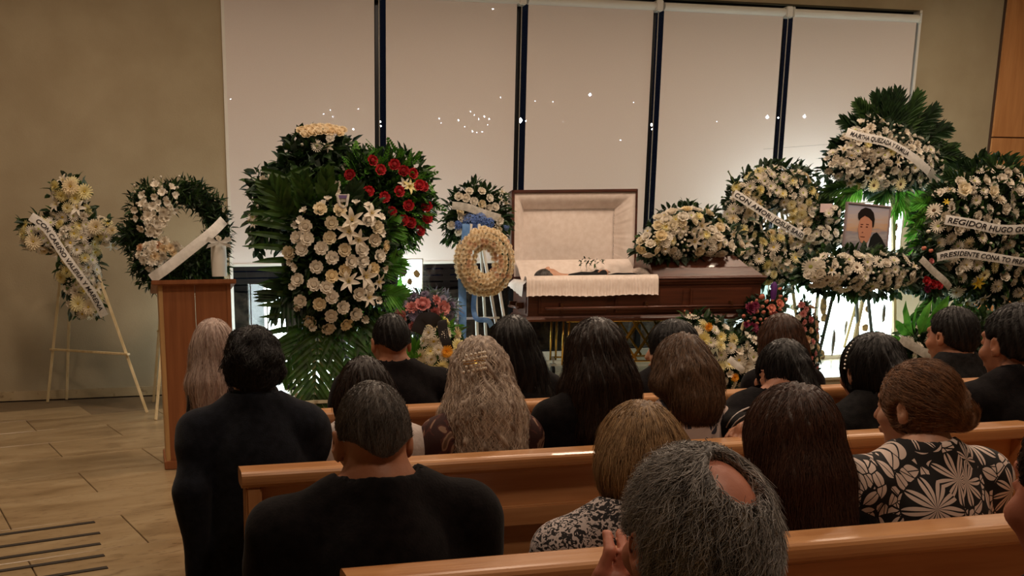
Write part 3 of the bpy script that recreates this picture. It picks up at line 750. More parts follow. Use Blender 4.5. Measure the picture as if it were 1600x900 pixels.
def fl_carn(c, seed=0):
    R = random.Random(seed); b = MB()
    for n, r0, L, W, p0, p1 in ((9, .1, .82, .42, 20, 4), (9, .1, .7, .4, 42, 26), (7, .06, .6, .36, 62, 48), (5, .03, .5, .3, 82, 80)):
        o = R.random() * 6
        for k in range(n): petal(b, o + 2 * math.pi * k / n, r0, L * R.uniform(.9, 1.1), W, p0 + R.uniform(-8, 8), p1, cup=0.1, nl=3, ruf=0.07)
    return b.mesh('carnation', [c], smooth=True)
def fl_glad(c, seed=0):
    R = random.Random(seed); b = MB()
    for k in range(6): petal(b, 2 * math.pi * k / 6 + R.uniform(-.1, .1), .03, .95, .55, 66, 8 + R.uniform(-14, 14), cup=0.2, nl=3, z0=-0.3, ruf=0.03)
    return b.mesh('gladiolus_bloom', [c, MT['c_yellow']], smooth=True)
def fl_bud(c, seed=0):
    b = MB(); b.lathe([(0.01, -0.5), (0.3, -0.35), (0.42, 0.0), (0.33, 0.4), (0.1, 0.62), (0.01, 0.66)], n=8); b.lathe([(0.02, -0.56), (0.32, -0.4), (0.44, -0.12)], n=6, m=1)
    return b.mesh('bud', [c, MT['stem']], smooth=True)
def fl_hyd(c, seed=0):
    R = random.Random(seed); b = MB()
    for i in range(34):
        z = 1 - i / 33 * 0.9; a = i * 2.4; r = math.sqrt(max(0, 1 - z * z)); nrm = Vector((r * math.cos(a), r * math.sin(a), z)); M = nrm.to_track_quat('Z', 'Y').to_matrix().to_4x4(); M.translation = nrm * .85
        f0 = MB()
        for k in range(4): petal(f0, math.pi / 2 * k + i, .02, .22, .22, 15, 0, cup=0.05, nl=1)
        b.add([M @ Vector(p) for p in f0.v], f0.f)
    return b.mesh('hydrangea', [c], smooth=True)
FW = dict(rose_w=[fl_rose(MT['f_white'], s) for s in (1, 2)], rose_i=[fl_rose(MT['f_ivory'], s) for s in (3, 4)], rose_p=[fl_rose(MT['f_peach'], 5)], rose_r=[fl_rose(MT['f_red'], s) for s in (6, 7)],
          rose_k=[fl_rose(MT['f_pink'], 8)], rose_c=[fl_rose(MT['f_coral'], 9)],
          daisy_w=[fl_daisy(MT['f_white'], MT['c_green'], s) for s in (1, 2)], daisy_y=[fl_daisy(MT['f_white'], MT['c_yellow'], 3), fl_daisy(MT['f_yellow'], MT['c_yellow'], 4)],
          mum_w=[fl_daisy(MT['f_white'], MT['c_yellow'], s, dense=True) for s in (5, 6)], mum_y=[fl_daisy(MT['f_yellow'], MT['c_yellow'], 7, dense=True), fl_daisy(MT['f_ivory'], MT['c_yellow'], 8, dense=True)],
          mum_m=[fl_daisy(MT['f_mauve'], MT['f_mauve'], 9, dense=True)],
          ger_w=[fl_gerbera(MT['f_white'], MT['c_green'], 1), fl_gerbera(MT['f_white'], MT['c_dark'], 2)], ger_y=[fl_gerbera(MT['f_yellow'], MT['c_dark'], 3)], ger_o=[fl_daisy(MT['f_orange'], MT['f_orange'], 4, dense=True)],
          lily=[fl_lily(MT['f_white'], s) for s in (1, 2)], lily_y=[fl_lily(MT['f_yellow'], 3)], lily_b=[fl_lily(MT['f_bright'], 4)],
          carn_w=[fl_carn(MT['f_white'], s) for s in (1, 2)], carn_b=[fl_carn(MT['f_peach'], 3), fl_carn(MT['f_blush'], 4)], carn_i=[fl_carn(MT['f_peach'], 5), fl_carn(MT['f_peach'], 6)], carn_k=[fl_carn(MT['f_pink'], 6)], carn_p=[fl_carn(MT['f_plum'], 6)],
          glad=[fl_glad(MT['f_white'], s) for s in (1, 2)], hyd_b=[fl_hyd(MT['f_blue'], 1)], hyd_w=[fl_hyd(MT['f_white'], 1)], bud_w=[fl_bud(MT['f_white'])], bud_k=[fl_bud(MT['f_coral'])], bud_g=[fl_bud(MT['stem'])])
FNAME = dict(rose='rose', daisy='daisy', mum='chrysanthemum', ger='gerbera', lily='lily', carn='carnation', glad='gladiolus_bloom', hyd='hydrangea', bud='flower_bud')

def place_flower(root, kind, pos, nrm, r, R=rnd):
    me = R.choice(FW[kind]); o = bpy.data.objects.new(FNAME[kind.split('_')[0]], me); COL.objects.link(o); o.parent = root
    q = Vector(nrm).normalized().to_track_quat('Z', 'Y') @ Quaternion((0, 0, 1), R.uniform(0, 6.28))
    o.rotation_mode = 'QUATERNION'; o.rotation_quaternion = q; o.location = Vector(pos) - root.location; o.scale = (r, r, r * R.uniform(.85, 1.05))
    return o

class Region:
    """solid outline made of ellipses (cx, cy, rx, ry[, angle]) in photo pixels on plane Y; ring = (cx, cy, rx, ry, inner fraction)"""
    def __init__(s, Y, ell=(), ring=None, bulge=0.12, poly=None, mode='blob'):
        s.Y = Y; s.e = ell; s.ring = ring; s.b = bulge; s.poly = poly
        xs = [e[0] - max(e[2], e[3]) for e in ell] + [e[0] + max(e[2], e[3]) for e in ell]; ys = [e[1] - max(e[2], e[3]) for e in ell] + [e[1] + max(e[2], e[3]) for e in ell]
        if ring: xs += [ring[0] - ring[2], ring[0] + ring[2]]; ys += [ring[1] - ring[3], ring[1] + ring[3]]
        s.bb = (min(xs), max(xs), min(ys), max(ys))
    def s(s, x, y):
        v = -1.0
        for e in s.e:
            dx, dy = x - e[0], y - e[1]
            if len(e) > 4:
                a = math.radians(e[4]); dx, dy = dx * math.cos(a) + dy * math.sin(a), -dx * math.sin(a) + dy * math.cos(a)
            v = max(v, 1 - (dx / e[2]) ** 2 - (dy / e[3]) ** 2)
        if s.ring:
            cx, cy, rx, ry, fi = s.ring; r = math.hypot((x - cx) / rx, (y - cy) / ry); mid = (1 + fi) / 2; hw = (1 - fi) / 2
            v = max(v, 1 - ((r - mid) / hw) ** 2)
        return v
    def h(s, x, y): return s.b * math.sqrt(max(0.0, s.s(x, y)))
    def pos(s, x, y, extra=0.0):
        return at(x, y, s.Y - s.h(x, y) - extra)
    def nrm(s, x, y):
        p = at(x, y, s.Y); e = 4.0
        hx = (s.h(x + e, y) - s.h(x - e, y)); hy = (s.h(x, y + e) - s.h(x, y - e)); m = 2 * e / 155
        return Vector((-hx / m * .8, -1, hy / m * .8)).normalized()

def backing(root, reg, st=6.0):
    """the dark foam and greenery bed the stems are pushed into"""
    x0, x1, y0, y1 = reg.bb; nx = int((x1 - x0) / st) + 2; ny = int((y1 - y0) / st) + 2; b = MB(); idn = {}
    R = random.Random(int(x0 + y0))
    for i in range(nx):
        for j in range(ny):
            x, y = x0 + i * st, y0 + j * st
            if all(reg.s(x + a, y + c) < 0.22 for a in (-st, 0, st) for c in (-st, 0, st)): continue
            h = max(0, reg.h(x, y) * .72 - .02) + R.uniform(-.01, .01); ids = []
            for yy in (reg.Y - h, reg.Y + .03): b.v.append(tuple(at(x, y, yy) - root.location)); ids.append(len(b.v) - 1)
            idn[(i, j)] = ids
    for (i, j), q in idn.items():
        ok = [(i + 1, j), (i + 1, j + 1), (i, j + 1)]
        if all(k in idn for k in ok) and reg.s(x0 + (i + .5) * st, y0 + (j + .5) * st) > .16:
            a, c, d = [idn[k] for k in ok]
            b.f.append((q[0], a[0], c[0], d[0])); b.m.append(0); b.f.append((d[1], c[1], a[1], q[1])); b.m.append(0)
    # close the rim
    cnt = {}
    for f in b.f:
        for k in range(4):
            e = (f[k], f[(k + 1) % 4]); key = (min(e), max(e)); cnt[key] = cnt.get(key, 0) + 1
    for (a, c), n in cnt.items():
        if n == 1 and a % 2 == 0 and c % 2 == 0: b.f.append((a, c, c + 1, a + 1)); b.m.append(0)
    link('foliage_bed', b.mesh('foliage_bed', MT['bed_green'], smooth=False), root)
def leaf_shape(b, M, L, W, m=0, fold=0.25):
    v = [(0, 0, 0), (L * .35, W * .5, fold * W * .5), (L * .35, 0, 0), (L * .35, -W * .5, fold * W * .5), (L * .75, W * .34, fold * W * .4 - .06 * L), (L * .75, 0, -.05 * L), (L * .75, -W * .34, fold * W * .4 - .06 * L), (L, 0, -.14 * L)]
    b.add([M @ Vector(p) for p in v], [(0, 2, 1), (0, 3, 2), (1, 2, 5, 4), (2, 3, 6, 5), (4, 5, 7), (5, 6, 7)], m)
def foliage(root, reg, n, L, W, mats, name='foliage', spread=1.0, out=0.02, seed=1, kind='leaf', smin=-0.25, back=0.05, base=True):
    if base: backing(root, reg)
    R = random.Random(seed); b = MB(); x0, x1, y0, y1 = reg.bb; mx = 12; k = 0; tries = 0
    while k < n and tries < n * 30:
        tries += 1
        x, y = R.uniform(x0 - mx, x1 + mx), R.uniform(y0 - mx, y1 + mx); s_ = reg.s(x, y)
        if s_ < smin: continue
        k += 1
        p = at(x, y, reg.Y - reg.h(x, y) + back - R.random() * out) - root.location
        nr = reg.nrm(x, y) if s_ > 0 else Vector((0, -1, 0))
        # leaves point outwards from the mass with a random bend
        g = Vector((R.gauss(0, 1), R.gauss(0, .4), R.gauss(0, 1)))
        cen = at((x0 + x1) / 2, (y0 + y1) / 2, reg.Y) - root.location
        g += (p - cen).normalized() * spread
        d = (g.normalized() + nr * 0.25).normalized()
        q = d.to_track_quat('X', 'Z'); M = Matrix.Translation(p) @ q.to_matrix().to_4x4() @ Matrix.Rotation(R.uniform(-1, 1), 4, 'X')
        l = L * R.uniform(.6, 1.25)
        if kind == 'fern':
            for i in range(6):
                t = (i + 1) / 6
                for sd in (-1, 1):
                    leaf_shape(b, M @ Matrix.Translation((l * t * .9, 0, -.1 * l * t * t)) @ Matrix.Rotation(sd * math.radians(52), 4, 'Z'), l * (.42 - .3 * t), W * .5, m=0)
            leaf_shape(b, M @ Matrix.Translation((l * .85, 0, -.1 * l)), l * .2, W * .4)
        else:
            leaf_shape(b, M, l, W * R.uniform(.7, 1.2), m=R.randrange(len(mats)))
    me = b.mesh(name, mats, smooth=False); o = link(name, me, root); o['kind'] = 'stuff'; return o

def fill(root, reg, kinds, gap=0.80, seed=1, smin=0.04, tries=4000, limit=300, lift=0.0, jit=0.25):
    """kinds: list of (kind, weight, radius m)"""
    R = random.Random(seed); x0, x1, y0, y1 = reg.bb; pts = []; tot = sum(k[1] for k in kinds); cell = {}
    for _ in range(tries):
        if len(pts) >= limit: break
        x, y = R.uniform(x0, x1), R.uniform(y0, y1)
        if reg.s(x, y) < smin: continue
        t = R.uniform(0, tot)
        for k in kinds:
            t -= k[1]
            if t <= 0: break
        r = k[2] * R.uniform(.9, 1.2); rp = r * 152
        ok = True
        for (a, c, q) in pts:
            if abs(a - x) < 40 and (a - x) ** 2 + (c - y) ** 2 < ((q + rp) * gap) ** 2: ok = False; break
        if not ok: continue
        pts.append((x, y, rp))
        nr = reg.nrm(x, y) + Vector((R.gauss(0, jit), 0, R.gauss(0, jit)))
        place_flower(root, k[0], reg.pos(x, y, lift + R.uniform(0, .02)), nr, r, R)
    return len(pts)

def frond(root, base, tip, mat_, ll=0.3, lw=0.035, n=16, droop=0.08, ang=(70, 28), face=(0, -1, 0), name='palm_frond', seed=0, t0=0.12, vfold=0.15, label=None, depth_bow=0.05):
    """a pinnate palm leaf: midrib from base to tip with two rows of narrow leaflets"""
    R = random.Random(seed); b = MB(); base = Vector(base) - root.location; tip = Vector(tip) - root.location
    d = tip - base; L = d.length; dn = d.normalized(); fc = Vector(face).normalized(); side = dn.cross(fc).normalized(); up = side.cross(dn).normalized()
    def pt(t): return base + d * t + Vector((0, 0, -droop * L * t * t)) + fc * depth_bow * math.sin(math.pi * t)
    b.tube([pt(i / 8) for i in range(9)], [0.007 * (1 - .08 * i) for i in range(9)], 5, m=0)
    for i in range(n):
        t = t0 + (1 - t0) * (i + .5) / n; p = pt(t); tg = (pt(min(1, t + .05)) - pt(t - .05)).normalized()
        for sd in (-1, 1):
            a = math.radians(ang[0] + (ang[1] - ang[0]) * t + R.uniform(-4, 4)); l = ll * (math.sin(math.pi * (0.18 + 0.72 * t)) ** .7) * R.uniform(.9, 1.08)
            dr = (tg * math.cos(a) + side * sd * math.sin(a) + fc * vfold).normalized(); wn = dr.cross(fc).normalized()
            rows = []
            for k in range(4):
                q = k / 3; c = p + dr * l * q + Vector((0, 0, -0.12 * l * q * q)); w_ = lw * (0.45, 1.0, 0.8, 0.08)[k] / 2
                rows += [c - wn * w_ + fc * w_ * .35, c, c + wn * w_ + fc * w_ * .35]
            b.add(rows, [(r * 3 + c_, r * 3 + c_ + 1, r * 3 + c_ + 4, r * 3 + c_ + 3) for r in range(3) for c_ in range(2)])
    me = b.mesh(name, [mat_]); o = link(name, me, root)
    if label: o['label'] = label
    return o

def strap(name, root, pts, width, mat_, parent=None, wav=0.006, lean=(0, -1, 0), label=None, text=None, tm=None, th_=0.58, margin=0.04, shear=0.15):
    """ribbon along world points; lettering mapped on it"""
    P_ = [Vector(p) for p in pts]; seg = 40
    cum = [0]
    for i in range(1, len(P_)): cum.append(cum[-1] + (P_[i] - P_[i - 1]).length)
    L = cum[-1]; fc = Vector(lean).normalized()
    def cr(t):
        s_ = t * L; i = 0
        while i < len(P_) - 2 and cum[i + 1] < s_: i += 1
        u = (s_ - cum[i]) / max(1e-6, cum[i + 1] - cum[i]); p0 = P_[max(0, i - 1)]; p1 = P_[i]; p2 = P_[i + 1]; p3 = P_[min(len(P_) - 1, i + 2)]
        return 0.5 * ((2 * p1) + (p2 - p0) * u + (2 * p0 - 5 * p1 + 4 * p2 - p3) * u * u + (-p0 + 3 * p1 - 3 * p2 + p3) * u ** 3)
    def fr(t):
        p = cr(t); tg = (cr(min(1, t + .01)) - cr(max(0, t - .01))).normalized(); perp = fc.cross(tg).normalized()
        return p + fc * wav * math.sin(t * 9 + 1), tg, perp
    b = MB()
    for i in range(seg + 1):
        p, tg, perp = fr(i / seg)
        for s_ in (-1, -.33, .33, 1):
            b.v.append(tuple(p + perp * width / 2 * s_ + fc * 0.004 * (1 - s_ * s_) - root.location))
    for i in range(seg):
        for k in range(3):
            a = i * 4 + k; b.f.append((a, a + 4, a + 5, a + 1)); b.m.append(0)
    rib = link(name, b.mesh(name, mat_, True), parent or root)
    if label: rib['label'] = label
    if text:
        cu = bpy.data.curves.new('lettering', 'FONT'); cu.body = text; cu.size = 1; cu.offset = 0.018; cu.shear = shear; cu.resolution_u = 3
        to = bpy.data.objects.new('lettering', cu); COL.objects.link(to)
        dg = bpy.context.evaluated_depsgraph_get(); me = bpy.data.meshes.new_from_object(to.evaluated_get(dg))
        bpy.data.objects.remove(to); bpy.data.curves.remove(cu)
        co = np.zeros(len(me.vertices) * 3); me.vertices.foreach_get('co', co); co = co.reshape(-1, 3)
        x0, x1 = co[:, 0].min(), co[:, 0].max(); y0, y1 = -0.02, 0.72
        new = []
        for c in co:
            u = (c[0] - x0) / (x1 - x0); v = (c[1] - (y0 + y1) / 2) / (y1 - y0)
            p, tg, perp = fr(margin + (1 - 2 * margin) * u); s_ = v * th_ * 2
            pp = p + perp * (-v) * width * th_ * -1 + fc * (0.004 * (1 - s_ * s_) + 0.0035)
            new.append(pp - root.location)
        me.vertices.foreach_set('co', np.array([tuple(q) for q in new]).ravel()); me.materials.clear(); me.materials.append(tm or MT['ink']); me.update()
        lo = link('lettering', me, rib)
    return rib
# ================================================================== FLORAL TRIBUTES
def W_(px, py, Y): return at(px, py, Y)
# --- cross on its easel (far left)
fl, fr_ = atz(75, 627, 0), atz(230, 645, 0); bk = atz(105, 622, 0); bk.y = min(bk.y, YW - .06)
fl.y = min(fl.y, YW - .2)
topc = at(112, 330, 9.75)
easel('pale wooden easel with a crossbar under the floral cross, leftmost', (fl, fr_), topc, MT['easel'], [at(140, 548, 9.8).z], bk)
t = thing('floral_cross', 'cross of white and pale yellow flowers with a lettered white ribbon, leftmost', 'floral tribute', at(128, 495, 9.62), group='funeral flower tributes')
rg = Region(9.62, ell=[(108, 300, 28, 20), (110, 335, 28, 40), (118, 380, 34, 40), (60, 368, 28, 26), (90, 366, 40, 26), (150, 362, 36, 20), (172, 366, 16, 16), (124, 425, 30, 40), (132, 462, 28, 34)], bulge=0.10)
foliage(t, rg, 420, 0.11, 0.055, [MT['leaf_euca'], MT['leaf'], MT['leaf_dark']], seed=2)
fill(t, rg, [('daisy_y', 5, .065), ('mum_y', 3, .06), ('lily', 3, .085), ('daisy_w', 4, .055), ('carn_w', 2, .05), ('bud_w', 1, .03)], seed=3, gap=.56, tries=3000)
for (x, y) in ((52, 378), (110, 292), (122, 475), (138, 480), (132, 300), (150, 355)): place_flower(t, 'mum_y', rg.pos(x, y, .05), (0, -1, .1), .085)
strap('ribbon', t, [W_(48, 338, 9.44), W_(72, 356, 9.42), (W_(100, 398, 9.40)), W_(125, 432, 9.40), W_(146, 462, 9.42), W_(163, 494, 9.48)], 0.085, MT['ribbon_white'], text='CON CARIÑO VALERIA Y MARENA', th_=0.5, margin=.07)
# --- evergreen heart
fl, fr_ = atz(238, 612, 0), atz(241, 668, 0)
e = easel('pale wooden easel half hidden behind the lectern', (Vector((fl.x, 9.9, 0)), Vector((at(330, 640, 9.1).x, 9.0, 0))), at(266, 380, 9.4), MT['easel'], [at(255, 522, 9.3).z], Vector((0.1, 8.75, 0)))
t = thing('heart_wreath', 'dark evergreen wreath with white gladiolus, a white ribbon and a white candle-like spray', 'floral tribute', at(285, 452, 9.2), group='funeral flower tributes')
rg = Region(9.2, ell=[(228, 330, 24, 40), (215, 368, 26, 30), (232, 410, 24, 34), (250, 440, 22, 14)], ring=(284, 364, 74, 80, .50), bulge=0.10)
foliage(t, rg, 2600, 0.085, 0.020, [MT['leaf_dark'], MT['leaf_dark'], MT['leaf']], seed=5, spread=.7, out=.07)
foliage(t, Region(9.2, ell=[(305, 425, 40, 26), (330, 410, 24, 40)], bulge=.05), 420, 0.10, 0.022, [MT['leaf_dark'], MT['leaf']], seed=6, name='foliage')
gp = [((240, 360), (208, 290)), ((243, 360), (222, 300)), ((246, 362), (240, 282)), ((250, 355), (252, 278)), ((250, 352), (268, 290)), ((248, 362), (284, 278)), ((238, 366), (214, 320)), ((252, 350), (278, 310))]
for k, (a, c) in enumerate(gp):
    pa, pc = W_(*a, 9.0), W_(*c, 9.05); b = MB(); b.tube([pa - t.location, pc - t.location], [.006, .003], 5); b.build('stem', MT['stem'], t)
    for i in range(7):
        q = i / 6; p = pa.lerp(pc, q) + Vector((rnd.uniform(-.03, .03), -.04, rnd.uniform(-.01, .01)))
        place_flower(t, 'glad' if i < 5 else 'bud_w', p, (rnd.uniform(-.5, .5), -1, .3), (.058 - .022 * q) if i < 5 else .03)
fill(t, Region(8.98, ell=[(236, 398, 22, 18), (262, 394, 20, 17), (240, 412, 16, 10), (275, 384, 8, 6)], bulge=0.10), [('carn_w', 3, .055), ('carn_b', 1, .05)], seed=8, gap=.56, tries=1500)
fill(t, Region(8.98, ell=[(232, 330, 22, 34), (248, 318, 18, 30), (262, 312, 16, 24), (236, 356, 10, 12)], bulge=0.08), [('glad', 3, .055)], seed=18, gap=.75, tries=1500)
strap('ribbon', t, [W_(236, 436, 8.9), W_(262, 418, 8.86), W_(300, 388, 8.84), W_(332, 362, 8.88), W_(350, 344, 9.0)], 0.095, MT['ribbon_white'])
b = MB(); b.lathe([(0.07, -0.16), (0.075, 0.0), (0.07, 0.15), (0.066, 0.17), (0.001, 0.17)], n=16); o = b.build('candle', MT['white_plastic'], t, smooth=True); o.location = W_(342, 405, 8.95) - t.location
b = MB()
for sx in (-1, 1):
    for k in range(2): b.add([(0, 0, 0), (sx * .1, -.02, .05 - k * .07), (sx * .12, -.01, .01 - k * .07), (sx * .03, 0, -.03)], [(0, 1, 2, 3)])
o = b.build('bow', MT['ribbon_white'], t); o.location = W_(342, 378, 8.85) - t.location
fill(t, Region(8.93, ell=[(342, 376, 12, 5)], bulge=.04), [('carn_w', 1, .03)], seed=9, gap=.8)

# --- tall rose arrangement with ivory roses on top (behind)
Yb = 8.95
t = thing('tall_rose_arrangement', 'tall arrangement crowned with ivory roses, eucalyptus and white side blooms, behind the palm spray', 'floral tribute', W_(470, 600, Yb), group='funeral flower tributes')
t.location.z = P
rg = Region(Yb, ell=[(498, 235, 50, 26), (490, 268, 56, 36), (420, 300, 26, 36), (405, 350, 14, 40), (545, 262, 30, 26), (470, 330, 70, 60)], bulge=0.18)
foliage(t, rg, 1100, 0.12, 0.07, [MT['leaf_euca'], MT['leaf_dark'], MT['leaf']], seed=12, spread=.8, out=.08)
for i in range(13):
    x = 471 + (i % 7) * 10.5 + (5 if i > 6 else 0); y = 206 - 5 * math.sin(math.pi * (i % 7) / 6) + (6 if i > 6 else 0)
    place_flower(t, 'rose_p', W_(x, y, Yb - .14 - .05 * (i > 6)), (rnd.uniform(-.2, .2), -.8, .75), .052)
for (x, y, k, r) in ((495, 228, 'daisy_w', .06), (512, 230, 'lily', .06), (472, 226, 'bud_w', .04), (516, 216, 'rose_w', .04), (540, 262, 'glad', .06), (545, 272, 'bud_w', .05), (410, 283, 'glad', .07), (424, 278, 'glad', .07), (415, 296, 'daisy_w', .06), (432, 285, 'rose_w', .05), (410, 330, 'lily', .06), (395, 340, 'daisy_w', .05), (396, 350, 'lily', .05), (388, 344, 'bud_w', .03), (404, 290, 'bud_w', .04), (402, 322, 'bud_w', .04)):
    place_flower(t, k, W_(x, y, Yb - .22), (rnd.uniform(-.3, .3), -1, .2), r)
for (x0, y0, x1, y1) in ((480, 340, 440, 290), (485, 330, 470, 282), (490, 330, 515, 280), (470, 345, 410, 318)):
    frond(t, W_(x0, y0, Yb - .1), W_(x1, y1, Yb - .22), MT['leaf_palm'], ll=.26, lw=.06, n=8, seed=x0, ang=(50, 18), t0=.2)
b = MB(); b.lathe([(0.16, 0), (0.17, 0.02), (0.05, 0.06), (0.03, 0.3), (0.03, 0.9), (0.14, 1.0), (0.17, 1.25)], n=14); b.build('stand', MT['dark_metal'], t, smooth=True)
# --- red roses
t = thing('red_rose_arrangement', 'fan of dark foliage studded with deep red roses and one white lily', 'floral tribute', W_(600, 600, 8.75), group='funeral flower tributes'); t.location.z = P
rg = Region(8.7, ell=[(612, 310, 56, 66), (575, 290, 38, 44), (600, 350, 50, 40), (640, 300, 30, 40)], bulge=0.2)
foliage(t, rg, 1000, 0.11, 0.045, [MT['leaf_dark'], MT['leaf']], seed=22, spread=1.2, out=.06)
foliage(t, rg, 240, 0.16, 0.05, [MT['leaf_bright']], name='fern_sprigs', seed=23, kind='fern', smin=-.15, base=False)
for (x, y) in ((581, 252), (594, 266), (616, 258), (630, 268), (644, 272), (623, 300), (600, 309), (638, 322), (611, 332), (641, 349), (655, 290), (667, 323), (667, 342), (655, 361), (612, 371), (547, 274), (660, 292), (576, 300), (630, 345)):
    place_flower(t, 'rose_r', W_(x, y, rg.Y - rg.h(x, y) - .13), (rnd.uniform(-.4, .4), -1, .25), .052)
place_flower(t, 'lily_y', W_(640, 292, 8.4), (.2, -1, .3), .08); place_flower(t, 'lily', W_(632, 288, 8.42), (-.2, -1, .3), .07)
b = MB(); b.lathe([(0.15, 0), (0.15, 0.02), (0.03, 0.05), (0.025, 0.8), (0.12, 0.9), (0.15, 1.1)], n=14); b.build('stand', MT['dark_metal'], t, smooth=True)

# --- big palm spray with white roses (nearest on the platform)
Yp = 8.3
t = thing('palm_and_rose_spray', 'large standing spray of white roses and lilies framed by long green palm leaves', 'floral tribute', W_(505, 640, Yp), group='funeral flower tributes'); t.location = Vector((W_(497, 600, Yp).x, Yp, P))
rg = Region(Yp - .05, ell=[(530, 395, 74, 84), (525, 450, 66, 62), (560, 360, 52, 44), (520, 350, 56, 40)], bulge=0.20)
foliage(t, rg, 1500, 0.12, 0.055, [MT['leaf_dark'], MT['leaf_dark'], MT['leaf']], seed=31, spread=.6, out=.06)
def big_leaf(base, tip, ll, lw, n, ang, mat_, seed, **kw): return frond(t, W_(*base, Yp + kw.pop('dy', 0)), W_(*tip, Yp - kw.pop('ty', .04)), mat_, ll=ll, lw=lw, n=n, seed=seed, ang=ang, droop=0, t0=.04, **kw)
# long drooping palm leaves with broad parallel leaflets
big_leaf((468, 470), (446, 268), .46, .058, 12, (84, 62), MT['leaf_palm'], 1)
big_leaf((478, 590), (452, 452), .42, .054, 8, (96, 66), MT['leaf_palm'], 2, dy=.05)
big_leaf((497, 492), (490, 622), .38, .050, 12, (58, 34), MT['leaf_palm'], 3, ty=.16)
big_leaf((520, 488), (548, 590), .36, .055, 8, (50, 26), MT['leaf_palm'], 4, ty=.12)
big_leaf((555, 480), (582, 575), .34, .075, 6, (40, 16), MT['leaf_palm'], 5, ty=.10)
big_leaf((480, 500), (440, 578), .34, .05, 9, (50, 30), MT['leaf_palm'], 6, ty=.10)
big_leaf((480, 350), (470, 284), .26, .085, 6, (34, 12), MT['leaf_palm'], 7, ty=.14)
big_leaf((505, 350), (508, 276), .26, .085, 6, (34, 12), MT['leaf_palm'], 8, ty=.16)
big_leaf((530, 350), (552, 296), .24, .08, 6, (34, 12), MT['leaf_dark'], 9, ty=.14)
big_leaf((455, 350), (424, 292), .28, .07, 7, (46, 20), MT['leaf_palm'], 10, ty=.12)
big_leaf((575, 480), (612, 545), .28, .05, 9, (52, 26), MT['leaf_palm'], 11)
big_leaf((585, 430), (625, 405), .20, .026, 14, (56, 26), MT['leaf_bright'], 12)
big_leaf((585, 370), (622, 352), .18, .026, 13, (56, 26), MT['leaf_bright'], 13)
big_leaf((585, 455), (632, 465), .20, .026, 14, (56, 26), MT['leaf_bright'], 14)
big_leaf((470, 440), (428, 470), .34, .05, 9, (62, 34), MT['leaf_dark'], 15, dy=.1)
RO = [(478, 354), (517, 349), (515, 372), (480, 374), (502, 388), (538, 391), (565, 391), (518, 403), (548, 409), (538, 423), (494, 417), (518, 432), (510, 449), (490, 445), (518, 464), (499, 475), (535, 480), (517, 493), (472, 390), (465, 372), (585, 375), (592, 400), (575, 345), (588, 355), (566, 408), (582, 420), (466, 438), (470, 470), (555, 490), (540, 505), (512, 512), (484, 500), (530, 330), (500, 328), (560, 460), (575, 450), (600, 385), (450, 395)]
for (x, y) in RO: place_flower(t, 'rose_i' if rnd.random() < .45 else 'rose_w', rg.pos(x, y, .09), rg.nrm(x, y) + Vector((rnd.gauss(0, .10), -.3, .1)), .058)
for (x, y, r) in ((550, 345, .12), (545, 362, .12), (570, 432, .12), (545, 440, .11), (560, 375, .10), (580, 335, .10), (590, 440, .09), (575, 465, .10)): place_flower(t, 'lily', rg.pos(x, y, .12), rg.nrm(x, y) + Vector((rnd.gauss(0, .2), 0, .1)), r)
for (x, y) in ((505, 320), (512, 312), (525, 300), (528, 290), (534, 315), (556, 318), (575, 322), (470, 345), (475, 330), (462, 352), (455, 410), (462, 418), (458, 448), (466, 480), (488, 512), (520, 508), (596, 365), (600, 420), (590, 470), (570, 500), (595, 340)):
    place_flower(t, 'glad', rg.pos(x, y, .10), rg.nrm(x, y) + Vector((rnd.gauss(0, .3), 0, .2)), .058)
for k, dx in enumerate((-.035, .035)):
    b = MB(); b.tube([(dx, 0, 0), (dx, 0, 1.2)], .02, 8); b.build('stand_pole', MT['easel'], t, smooth=True)
b = MB(); b.box((-.2, -.16, 0), (.2, .16, .05)); b.build('stand_base', MT['easel'], t, bevel=.005)
bw = thing('lilac_bow', 'small silver and lilac ribbon knot pinned at the top of the white rose spray', 'bow', W_(535, 312, Yp - .42))
b = MB(); b.box((-.05, -.01, -.02), (.05, .0, .045)); b.tube([(-.05, -.01, .045), (-.03, -.03, -.05), (0, -.03, -.07), (.03, -.03, -.05), (.05, -.01, .045)], .012, 6); b.build('knot', MT['ribbon_silver'], bw, bevel=.003)
b = MB(); b.box((-.045, -.016, .01), (.045, -.011, .035)); b.build('lilac_band', flat('lilac', srgb(110, 90, 140), .5), bw)

# --- blue-ribboned easel with round wreath behind and oval wreath in front
zf = P
lf = Vector((at(700, 560, 8.75).x, 8.75, zf)); rf = Vector((at(790, 560, 8.75).x, 8.75, zf))
easel('white easel with a crossbar holding the oval carnation wreath, left of the casket', (Vector((at(699, 560, 8.7).x, 8.7, zf)), Vector((at(792, 560, 8.7).x, 8.7, zf))), at(742, 350, 8.85), MT['white_plastic'], [at(750, 497, 8.75).z], Vector((at(748, 560, 9.4).x, 9.4, zf)))
easel('white easel behind it, holding the small round rose wreath', (Vector((at(708, 560, 9.25).x, 9.2, zf)), Vector((at(800, 560, 9.25).x, 9.2, zf))), at(748, 290, 9.3), MT['white_plastic'], [], Vector((at(760, 560, 9.85).x, 9.8, zf)))
t = thing('round_rose_wreath', 'small round wreath of white roses with blue hydrangea and a pale ribbon', 'floral tribute', W_(745, 375, 9.12), group='funeral flower tributes')
rg = Region(9.12, ell=[(745, 318, 38, 26), (712, 350, 18, 28), (778, 340, 16, 24), (745, 345, 36, 30)], bulge=.12)
foliage(t, rg, 700, .10, .04, [MT['leaf_dark'], MT['leaf']], seed=41)
